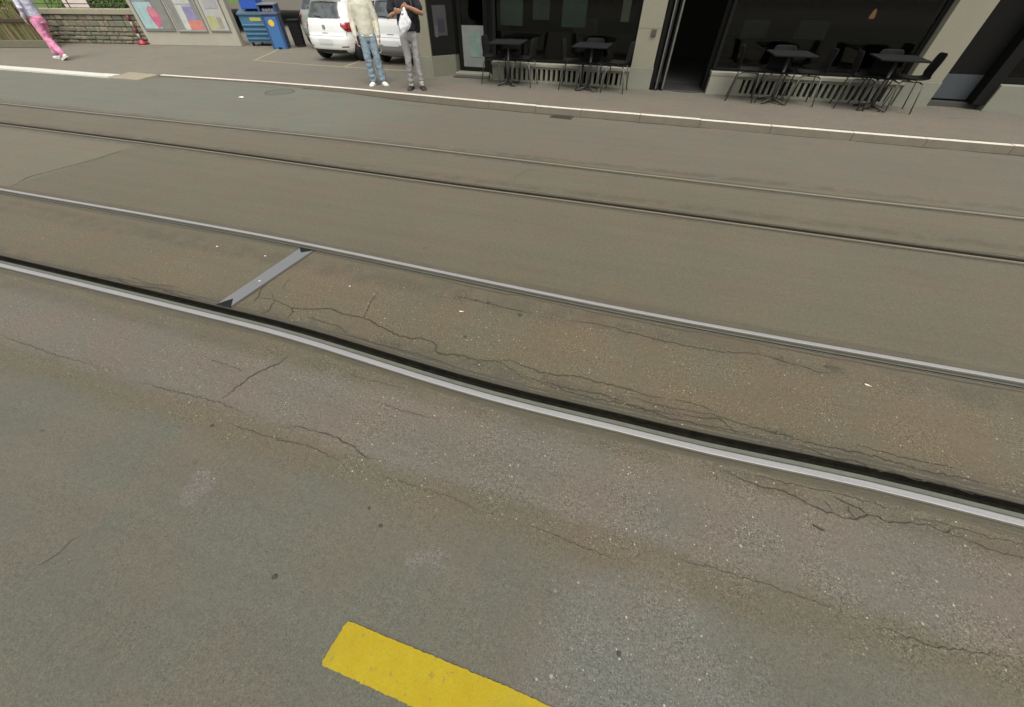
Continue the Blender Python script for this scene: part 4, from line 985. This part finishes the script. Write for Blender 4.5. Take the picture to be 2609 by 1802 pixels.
def leaf_mass(n, size, fn, seed):
    pr = random.Random(seed); vs, fs = [], []
    for _ in range(n):
        p = Vector(fn(pr)); a = Vector((pr.gauss(0, 1), pr.gauss(0, 1), pr.gauss(0, 1))).normalized(); c = a.orthogonal().normalized(); d = a.cross(c)
        s = size * pr.uniform(.6, 1.3); o = len(vs)
        vs += [p - c * s, p + d * s * .45, p + c * s, p - d * s * .45]; fs.append((o, o + 1, o + 2, o + 3))
    return MB().add(vs, fs)
def leaf_mat(name, c1, c2):
    g = N(name); oi = g.n('NewGeometry'); r = oi.outputs['Random Per Island']
    b = g.bsdf(g.mix(r, c1, c2), .7, 0, None, .3); return b
M['leaf'] = leaf_mat('hedge leaves', (0.035, 0.075, 0.016, 1), (0.10, 0.15, 0.035, 1))
M['leaf_olive'] = leaf_mat('olive leaves', (0.06, 0.07, 0.016, 1), (0.14, 0.13, 0.03, 1))
M['twig'] = plain('twigs', (0.06, 0.045, 0.03), .9)
def hedge(label, x0, x1, y0, y1, z0, z1, mat, n, seed):
    t = thing('hedge', label, 'hedge', ((x0 + x1) / 2, (y0 + y1) / 2, z0)); hx, hy, h = (x1 - x0) / 2, (y1 - y0) / 2, z1 - z0
    def fn(pr):
        while True:
            p = (pr.uniform(-1, 1), pr.uniform(-1, 1), pr.uniform(0, 1))
            if noise.noise(Vector((p[0] * hx * 2, p[1] * hy * 2, p[2] * h * 2.5 + seed))) > -.28 - .1 * (1 - p[2]): return (p[0] * hx, p[1] * hy, p[2] * h)
    leaf_mass(n, .05, fn, seed).build('foliage', mat, t)
    b = MB()
    for k in range(int((x1 - x0) / .35)):
        xx = -hx + .2 + k * .35; b.tube([(xx, 0, 0), (xx + .05, .03, h * .6)], .012, 5)
    b.build('stems', M['twig'], t)
hedge('low green hedge beyond the railing at the upper left', -24, -16.8, 13.6, 14.6, .8, 1.9, M['leaf'], 9000, 3)
# low wall and shrubs closing the yard behind the bins
t = thing('yard_wall', 'low pale wall closing the yard behind bins and cars', 'wall', (0, 0, 0))
b = MB(); b.box(-14.1, -5.43, 17.6, 17.9, 0.02, 0.85); b.build('wall', M['concrete'], t, bevel=.01)
b = MB(); b.box(-14.15, -5.43, 17.55, 17.95, 0.85, 0.93); b.build('coping', plain('reddish coping', (0.30, 0.20, 0.15), .8), t, bevel=.01)
hedge('olive green shrubs above the low yard wall', -14, -8.2, 18.0, 19.0, .8, 1.9, M['leaf_olive'], 6000, 9)
t = thing('neighbour_house', 'pale rendered house wall at the back of the yard', 'building', (0, 0, 0))
b = MB(); b.box(-13.9, 4, 21, 21.4, 0, 8); b.build('wall', plain('pale render', (0.42, 0.39, 0.32), .85, var=.08, scale=2), t)

# ------------------------------------------------------------------ stick fence at the far left
t = thing('stick_fence', 'brown fence of upright sticks at the left edge of the picture', 'fence', (-24.2, 9.62, 0.03), 17)
b = MB(); b.box(0, 4.3, -.06, .16, 0, .20); b.build('base_kerb', M['mortar'], t, bevel=.02)
rf = random.Random(8); fm = [plain('stick', c, .9, var=.3, scale=8) for c in ((0.16, 0.115, 0.06), (0.22, 0.17, 0.09), (0.11, 0.095, 0.045), (0.15, 0.15, 0.06))]
k = .03
while k < 4.2:
    wd = rf.uniform(.016, .034); z1 = rf.uniform(1.0, 1.25); ln = rf.uniform(-.04, .04)
    MB().tube([(k, rf.uniform(-.02, .02), .2), (k + ln * .5, rf.uniform(-.02, .02), .65), (k + ln, rf.uniform(-.02, .02), z1)], [wd, wd * .95, wd * .7], 6).build('stick', rf.choice(fm), t)
    k += rf.uniform(.045, .085)
b = MB(); b.box(-.02, 4.25, -.065, -.035, .66, .74); b.build('rail', plain('dark batten', (0.05, 0.035, 0.022), .9), t, bevel=.006)
b = MB(); b.box(-.02, 4.25, .05, .08, .30, .36); b.build('rail', plain('dark batten', (0.05, 0.035, 0.022), .9), t, bevel=.006)
hedge('brown green hedge growing behind the stick fence', -24.6, -20.6, 11.0, 11.4, .2, 1.35, M['leaf_olive'], 3500, 5)

# red and white barrier post at the corner of the poster wall
t = thing('barrier_post', 'thin red and white striped post beside the poster wall', 'post', (-18.02, 12.40, 0.03))
M['red'] = plain('red plastic', (0.30, 0.02, 0.035), .45, var=.15); M['white_p'] = plain('white plastic', (0.30, 0.27, 0.24), .5, var=.1)
MB().lathe([(0, 0), (.15, 0), (.14, .05), (.07, .12), (.05, .14), (0, .14)], n=20).build('base', M['red'], t, smooth=True)
for i, (z0, z1) in enumerate(((.14, .30), (.30, .46), (.46, .62), (.62, .78))):
    MB().lathe([(.04, z0), (.04, z1)], n=14).build('band', M['white_p'] if i % 2 == 0 else plain('dark red', (0.16, 0.02, 0.03), .5), t, smooth=True)

# ------------------------------------------------------------------ people
def skin_mat(name, c):
    g = N(name); v = g.coord(); a = g.noise(v, 22, 3, .6)
    return g.bsdf(g.mix(a, tuple(q * .86 for q in c[:3]) + (1,), tuple(min(1, q * 1.1) for q in c[:3]) + (1,)), .55, 0, None, .35)
def tube_rings(pts, radii, ref=None, n=16):
    """closed tube with rounded ends; radii are (across, depth) pairs or single numbers"""
    pts = [Vector(p) for p in pts]; rad = [(r, r) if not isinstance(r, tuple) else r for r in radii]
    out = []
    def ring(c, d, r, k):
        rf_ = Vector(ref) if ref else (Vector((0, 0, 1)) if abs(d.z) < .85 else Vector((1, 0, 0)))
        a = (rf_ - d * rf_.dot(d)).normalized(); b = d.cross(a)
        return [c + a * (r[0] * k * math.cos(2 * math.pi * i / n)) + b * (r[1] * k * math.sin(2 * math.pi * i / n)) for i in range(n)]
    for i, p in enumerate(pts):
        d = (pts[min(i + 1, len(pts) - 1)] - pts[max(i - 1, 0)]).normalized()
        m = min(rad[i]) * (.18 if max(rad[i]) > .095 else 1)
        if i == 0:
            for k, o in ((.35, -.85), (.75, -.55)): out.append(ring(p + d * (m * o), d, rad[i], k))
        out.append(ring(p, d, rad[i], 1))
        if i == len(pts) - 1:
            for k, o in ((.75, .55), (.35, .85)): out.append(ring(p + d * (m * o), d, rad[i], k))
    return out
def organic(name, tubes, mat, parent, voxel=.012, smooth_it=4, wrinkle=0.0, wscale=(14, 14, 9), wfn=None):
    b = MB()
    for tb in tubes: b.rings(tube_rings(*tb))
    o = b.build(name, mat)
    rmod = o.modifiers.new('r', 'REMESH'); rmod.mode = 'VOXEL'; rmod.voxel_size = voxel
    if smooth_it: sm = o.modifiers.new('s', 'SMOOTH'); sm.iterations = smooth_it; sm.factor = .5
    bpy.context.view_layer.update(); bake(o); me = o.data
    if not me.materials: me.materials.append(mat)
    if wrinkle:
        ns = [v.normal.copy() for v in me.vertices]
        for v, nrm in zip(me.vertices, ns):
            p = v.co; q = noise.fractal(Vector((p.x * wscale[0], p.y * wscale[1], p.z * wscale[2])), 1.0, 2.1, 3)
            v.co += nrm * (wrinkle * q * (wfn(p) if wfn else 1.0))
    for p in me.polygons: p.use_smooth = True
    o.parent = parent; return o
def hand(w, d, sd, curl, s=1.0):
    """palm, four unequal bent fingers and a side thumb; sd points to the thumb side"""
    w, d, sd, curl = Vector(w), Vector(d).normalized(), Vector(sd).normalized(), Vector(curl).normalized()
    tb = [([w - d * .01, w + d * .035, w + d * .085], [(.026, .018), (.038, .017), (.040, .014)], tuple(sd))]
    for off, ln in ((.028, .070), (.009, .080), (-.010, .074), (-.028, .058)):
        p0 = w + d * .080 + sd * off; p1 = p0 + (d * .85 + curl * .35).normalized() * ln * .5; p2 = p1 + (d * .45 + curl * .85).normalized() * ln * .32; p3 = p2 + (d * .1 + curl).normalized() * ln * .25
        tb.append(([p0, p1, p2, p3], [.0098, .0092, .0088, .0078], None, 8))
    q0 = w + d * .022 + sd * .026; q1 = q0 + (d * .6 + sd * .75).normalized() * .035; q2 = q1 + (d * .9 + sd * .25 + curl * .4).normalized() * .034
    tb.append(([q0, q1, q2], [.0125, .0108, .009], None, 8)); return tb
def shoe(name, ankle, yaw, mat, sole, parent, L=.275, pitch=0):
    """low shoe, toe along local -Y"""
    o = MB(); rs = []
    prof = [(.075, .030, .085), (.06, .038, .095), (.02, .042, .098), (-.04, .044, .075), (-.10, .050, .058), (-.155, .047, .045), (-.19, .030, .034)]
    for y, hw, h in prof:
        rs.append([(hw * c, y, .012 + (h - .012) * (.5 + .5 * s) if s > 0 else .012 + (h * .45) * (.5 + .5 * s)) for c, s in [(math.cos(R(a)) * (1 if abs(math.sin(R(a))) < .6 else .9), math.sin(R(a))) for a in range(-90, 270, 24)]])
    up = o.rings(rs).build(name, mat, parent, smooth=True)
    so = MB(); so.prism([(hw * 1.06 * sx, y * 1.03) for sx, seq in ((1, prof), (-1, prof[::-1])) for y, hw, h in seq], 0, .022); sl_ = so.build('sole', sole, up, bevel=.004)
    up.location = ankle; up.rotation_euler = (R(pitch), 0, R(yaw)); return up
M['skin_a'] = skin_mat('skin', (0.46, 0.27, 0.19)); M['skin_b'] = skin_mat('tanned skin', (0.36, 0.195, 0.12)); M['skin_c'] = skin_mat('fair skin', (0.52, 0.33, 0.25))
M['eye'] = plain('eye', (0.03, 0.025, 0.02), .2); M['lip'] = plain('lips', (0.32, 0.12, 0.10), .5)
def head_parts(t, c, yaw, skin, hair_mat, long_hair=False):
    """head tubes for the body mesh plus hair, eyes and mouth as parts; c = chin-neck base"""
    c = Vector(c); rot = Matrix.Rotation(R(yaw), 3, 'Z'); P = lambda x, y, z: tuple(c + rot @ Vector((x, y, z)))
    tubes = [([P(0, .03, -.02), P(0, .015, .06)], [.056, .052]),
             ([P(0, -.005, .045), P(0, -.002, .11), P(0, .008, .17), P(0, .012, .215)], [(.052, .062), (.068, .086), (.074, .095), (.062, .078)], tuple(rot @ Vector((1, 0, 0)))),
             ([P(0, -.088, .115), P(0, -.094, .09)], [.010, .013], None, 8), ([P(-.074, .01, .10), P(-.077, .014, .13)], [.012, .014], None, 8), ([P(.074, .01, .10), P(.077, .014, .13)], [.012, .014], None, 8)]
    for sx in (-1, 1):
        e = MB(); e.lathe([(0, -.008), (.008, -.004), (.008, .004), (0, .008)], P(sx * .031, -.083, .125), 'Z', 10); e.build('eye', M['eye'], t, smooth=True)
    e = MB(); e.tube([P(-.022, -.081, .062), P(0, -.087, .062), P(.022, -.081, .062)], .0055, 6); e.build('mouth', M['lip'], t, smooth=True)
    hr = [([P(0, .03, .14), P(0, .03, .20), P(0, .02, .235)], [(.078, .085), (.080, .098), (.060, .075)], tuple(rot @ Vector((1, 0, 0)))), ([P(0, .07, .06), P(0, .075, .15)], [(.06, .03), (.065, .04)], tuple(rot @ Vector((1, 0, 0))))]
    if long_hair: hr.append(([P(0, .09, .15), P(0, .115, .02), P(0, .125, -.14), P(0, .125, -.22)], [(.06, .035), (.062, .032), (.05, .028), (.02, .015)], tuple(rot @ Vector((1, 0, 0)))))
    organic('hair', hr, hair_mat, t, .010, 3, .006, (30, 30, 12))
    return tubes
X_ = (1, 0, 0)

# --- standing man in the cream hoodie, facing the camera (local -Y)
t = thing('person', 'person in cream hoodie, light blue jeans and white trainers standing by the kerb', 'person', (-5.78, 8.50, zs(-5.78)), 33)
aL, aR = (-.075, .02, .085), (.125, -.02, .085)
kL, kR, hL, hR = (-.090, -.03, .47), (.100, -.045, .47), (-.085, .01, .86), (.085, .01, .86)
WL, WR = Vector((-.235, -.045, .80)), Vector((.228, -.06, .80))
eL, eR = Vector((-.235, .03, 1.06)), Vector((.230, .02, 1.06)); sL, sR = Vector((-.165, .02, 1.37)), Vector((.165, .02, 1.37))
hd = head_parts(t, (0.0, -.01, 1.475), 4, M['skin_c'], plain('brown hair', (0.05, 0.03, 0.018), .6, bump=.4))
body = hd + [([(0, .01, .88), (0, .01, 1.1), (0, .01, 1.34), (0, .015, 1.46)], [(.14, .09), (.13, .085), (.15, .085), (.055, .05)], X_)]
for s_, e_, w_ in ((sL, eL, WL), (sR, eR, WR)): body.append(([s_, e_, w_], [.042, .036, .026]))
for h_, k_, a_ in ((hL, kL, aL), (hR, kR, aR)): body.append(([h_, k_, a_], [.070, .05, .04]))
body += hand(WL, (.03, -.10, -1), (.15, -1, 0), (.9, .1, -.2)) + hand(WR, (-.03, -.12, -1), (-.15, -1, 0), (-.9, .1, -.2))
organic('body', body, M['skin_c'], t, .0085, 3)
hood = [([(0, .012, .83), (0, .012, .875), (0, .015, .98), (0, .012, 1.15), (0, .012, 1.30), (0, .018, 1.39), (0, .02, 1.445)], [(.148, .115), (.158, .125), (.164, .130), (.170, .125), (.178, .118), (.150, .10), (.085, .075)], X_, 24),
        ([(-.055, .05, 1.45), (0, .085, 1.47), (.055, .05, 1.45)], [.04, .05, .04]), ([(-.06, -.03, 1.44), (0, -.075, 1.43), (.06, -.03, 1.44)], [.030, .030, .030])]
for s_, e_, w_ in ((sL, eL, WL), (sR, eR, WR)):
    m1 = s_.lerp(e_, .5); m2 = e_.lerp(w_, .5)
    hood.append(([s_, m1, e_, m2, w_ + (e_ - w_) * .10], [.066, .060, .056, .050, .043]))
organic('hoodie', hood, fabric('cream fleece', (0.54, 0.52, 0.42), .06, 6, .2), t, .011, 4, .007, (7, 7, 10))
b = MB(); b.rings(tube_rings([(0, .012, .815), (0, .012, .845)], [(.158, .112), (.165, .118)], X_, 24)); b.build('shirt_hem', fabric('white shirt', (0.70, 0.68, 0.62), .05), t, smooth=True)
jeans = [([(0, .015, .74), (0, .015, .82), (0, .015, .88)], [(.138, .100), (.148, .110), (.140, .102)], X_, 24)]
for h_, k_, a_ in ((hL, kL, aL), (hR, kR, aR)):
    h_, k_, a_ = Vector(h_), Vector(k_), Vector(a_)
    jeans.append(([h_ + Vector((0, 0, -.02)), h_.lerp(k_, .5), k_, k_.lerp(a_, .5), a_.lerp(k_, .03)], [.090, .085, .077, .076, .080]))
organic('jeans', jeans, fabric('light blue denim', (0.195, 0.250, 0.290), .12, 5, .5), t, .011, 4, .012, (11, 11, 15), lambda p: .5 + 1.0 * smooth(.55, .15, p.z) + .6 * smooth(.2, .0, abs(p.z - .48)))
M['sneaker'] = plain('white sneaker', (0.66, 0.65, 0.60), .6, var=.08); M['sole'] = plain('off white sole', (0.55, 0.54, 0.49), .7)
shoe('shoe', (aL[0], aL[1], 0), -24, M['sneaker'], M['sole'], t); shoe('shoe', (aR[0], aR[1], 0), 22, M['sneaker'], M['sole'], t)

# --- standing man in the dark shirt holding up a bag
t = thing('person', 'person in black t-shirt and grey jeans holding up a plastic bag', 'person', (-4.70, 8.30, zs(-4.70)), 28)
aL, aR = (-.105, .03, .085), (.115, -.01, .085)
kL, kR, hL, hR = (-.085, -.05, .48), (.09, -.035, .48), (-.09, .01, .88), (.09, .01, .88)
sL, sR = Vector((-.19, .02, 1.40)), Vector((.19, .02, 1.40))
eL, WL = Vector((-.295, -.02, 1.13)), Vector((-.185, -.235, 1.19))
eR, WR = Vector((.305, -.06, 1.17)), Vector((.075, -.265, 1.27))
hd = head_parts(t, (0, -.02, 1.50), -8, M['skin_b'], plain('black hair', (0.014, 0.012, 0.010), .6, bump=.4))
body = hd + [([(0, .01, .90), (0, .01, 1.1), (0, .01, 1.36), (0, .015, 1.48)], [(.135, .085), (.13, .085), (.15, .085), (.055, .05)], X_)]
for s_, e_, w_ in ((sL, eL, WL), (sR, eR, WR)): body.append(([s_, s_.lerp(e_, .5), e_, e_.lerp(w_, .4), w_], [.050, .046, .041, .040, .027]))
for h_, k_, a_ in ((hL, kL, aL), (hR, kR, aR)): body.append(([h_, k_, a_], [.068, .046, .034]))
body += hand(WL, (.45, -.55, .25), (-.3, -.2, 1), (.8, .5, -.2)) + hand(WR, (-.9, -.3, .12), (0, -.3, 1), (-.1, .35, -1))
organic('body', body, M['skin_b'], t, .0085, 3)
tee = [([(0, .012, .93), (0, .012, 1.0), (0, .012, 1.16), (0, .012, 1.32), (0, .018, 1.42), (0, .02, 1.475)], [(.172, .122), (.172, .122), (.172, .120), (.188, .118), (.150, .095), (.070, .062)], X_, 24)]
for s_, e_ in ((sL, eL), (sR, eR)): tee.append(([s_, s_.lerp(e_, .35), s_.lerp(e_, .70)], [.076, .074, .074]))
organic('t_shirt', tee, fabric('black cotton', (0.020, 0.021, 0.026), .15, 8, .3), t, .011, 4, .013, (9, 9, 12))
jeans = [([(0, .015, .78), (0, .015, .86), (0, .015, .96)], [(.142, .100), (.155, .112), (.150, .105)], X_, 24)]
for h_, k_, a_ in ((hL, kL, aL), (hR, kR, aR)):
    h_, k_, a_ = Vector(h_), Vector(k_), Vector(a_)
    jeans.append(([h_ + Vector((0, 0, -.02)), h_.lerp(k_, .5), k_, k_.lerp(a_, .5), a_.lerp(k_, .05)], [.090, .078, .063, .058, .050]))
organic('jeans', jeans, fabric('grey denim', (0.255, 0.25, 0.245), .16, 8, .35), t, .011, 4, .013, (12, 12, 16), lambda p: .5 + 1.2 * smooth(.4, .1, p.z) + .6 * smooth(.16, .0, abs(p.z - .48)))
M['dark_shoe'] = plain('dark shoe', (0.016, 0.014, 0.012), .6, var=.15)
for a_, yw in ((aL, -18), (aR, 14)):
    s_ = shoe('shoe', (a_[0], a_[1], 0), yw, M['dark_shoe'], plain('dark sole', (0.02, 0.018, 0.016), .7), t)
    organic('sock', [([(a_[0], a_[1], .06), (a_[0], a_[1], .135)], [.047, .050])], fabric('pale sock', (0.42, 0.41, 0.38), .1), t, .01, 2, .006, (20, 20, 40))
rot2 = Matrix.Rotation(R(28), 3, 'Z'); base2 = Vector((-4.70, 8.30, zs(-4.70)))
# backpack on his back
t = thing('backpack', 'dark backpack hanging behind the hip of the person in black', 'backpack', tuple(base2), 28)
organic('pack', [([(.06, .215, .88), (.06, .235, 1.05), (.05, .22, 1.30), (.04, .19, 1.42)], [(.175, .075), (.195, .105), (.175, .095), (.11, .05)], X_, 20)], fabric('black nylon', (0.017, 0.018, 0.015), .2, 8, .3, .7), t, .014, 3, .012, (10, 10, 10))
organic('pocket', [([(.06, .33, .93), (.06, .34, 1.10)], [(.13, .03), (.13, .035)], X_, 16)], fabric('black pocket', (0.014, 0.015, 0.013), .2, 8, .3, .7), t, .014, 2)
for sx in (-1, 1): MB().tube([(.04 + sx * .10, .17, 1.36), (sx * .125, .06, 1.47), (sx * .13, -.10, 1.38), (sx * .145, -.125, 1.2), (sx * .17, 0, 1.02), (.06 + sx * .14, .17, .98)], .012, 6).build('strap', M['bumper_dark'], t, smooth=True)
# white plastic bag held by its top corner
t = thing('plastic_bag', 'crumpled white plastic bag hanging from the raised hand', 'bag', tuple(base2), 28)
b = MB(); rs = []
for k, (cx_, cz, hw, hd_) in enumerate(((.005, 1.275, .012, .014), (-.004, 1.24, .028, .022), (-.020, 1.17, .062, .040), (-.025, 1.09, .100, .056), (-.018, 1.02, .132, .062), (-.055, .955, .100, .052), (-.100, .895, .048, .028), (-.118, .870, .016, .010))):
    rs.append([(cx_ + hw * math.cos(6.283 * i / 28), -.300 + hd_ * math.sin(6.283 * i / 28), cz + .30 * hw * math.cos(6.283 * i / 28) * (1 if k > 2 else 0)) for i in range(28)])
bo2 = b.rings(rs).build('sack', None, None, smooth=True)
su = bo2.modifiers.new('s', 'SUBSURF'); su.levels = su.render_levels = 2; bpy.context.view_layer.update(); bake(bo2); me = bo2.data; me.materials.clear(); me.materials.append(plain('white film', (0.60, 0.61, 0.62), .35, var=.06, scale=9))
for v in me.vertices:
    p = v.co; v.co += v.normal * (.020 * noise.fractal(Vector((p.x * 13, p.y * 13, p.z * 9)), 1, 2, 3))
for p in me.polygons: p.use_smooth = True
bo2.parent = t

# --- woman in pink trousers walking away to the left
t = thing('person', 'person in pink trousers and pale lilac top walking past the stone wall', 'person', (-16.93, 9.15, zs(-17)), -83)
# local -Y is her walking direction
aL, aR = (-.09, -.31, .095), (.11, .21, .115)
kL, kR, hL, hR = (-.085, -.17, .50), (.095, .02, .48), (-.085, .02, .90), (.085, .02, .90)
sL, sR = Vector((.165, -.01, 1.36)), Vector((-.165, -.01, 1.36))
eL, WL = Vector((.245, .06, 1.12)), Vector((.230, -.07, .92)); eR, WR = Vector((-.25, -.10, 1.11)), Vector((-.235, -.30, .97))
hd = head_parts(t, (0, -.04, 1.45), 0, M['skin_c'], plain('dark brown hair', (0.022, 0.014, 0.012), .5, bump=.4), True)
body = hd + [([(0, .01, .92), (0, .01, 1.1), (0, 0, 1.33), (0, 0, 1.44)], [(.125, .085), (.115, .08), (.13, .08), (.05, .048)], X_)]
for s_, e_, w_ in ((sL, eL, WL), (sR, eR, WR)): body.append(([s_, e_, w_], [.040, .034, .024]))
for h_, k_, a_ in ((hL, kL, aL), (hR, kR, aR)): body.append(([h_, k_, a_], [.066, .045, .033]))
body += hand(WL, (0, -.35, -.9), (-.2, -.9, .3), (-.8, 0, -.3)) + hand(WR, (0, -.6, -.7), (.2, -.7, .6), (.8, 0, -.3))
organic('body', body, M['skin_c'], t, .0085, 3)
top = [([(0, .015, .95), (0, .012, 1.02), (0, .008, 1.15), (0, .002, 1.30), (0, 0, 1.38), (0, 0, 1.43)], [(.158, .125), (.152, .118), (.145, .112), (.162, .112), (.135, .09), (.065, .06)], X_, 24)]
for s_, e_, w_ in ((sL, eL, WL), (sR, eR, WR)): top.append(([s_, s_.lerp(e_, .5), e_, e_.lerp(w_, .5), e_.lerp(w_, .92)], [.068, .060, .054, .047, .042]))
organic('top', top, fabric('pale lilac cotton', (0.46, 0.45, 0.55), .08, 6, .2), t, .011, 4, .012, (10, 10, 12))
tr = [([(0, .03, .80), (0, .03, .90), (0, .02, .985)], [(.148, .125), (.155, .130), (.135, .105)], X_, 24)]
for h_, k_, a_ in ((hL, kL, aL), (hR, kR, aR)):
    h_, k_, a_ = Vector(h_), Vector(k_), Vector(a_)
    tr.append(([h_ + Vector((0, 0, -.02)), h_.lerp(k_, .5), k_, k_.lerp(a_, .5), a_.lerp(k_, .12)], [.104, .100, .092, .086, .080]))
organic('trousers', tr, fabric('pink cotton', (0.60, 0.235, 0.36), .10, 6, .25), t, .011, 4, .014, (10, 10, 11))
shoe('shoe', (aL[0], aL[1] - .0, 0.0), 0, M['sneaker'], M['sole'], t, pitch=-6); shoe('shoe', (aR[0], aR[1] + .02, .045), 0, M['sneaker'], M['sole'], t, pitch=22)
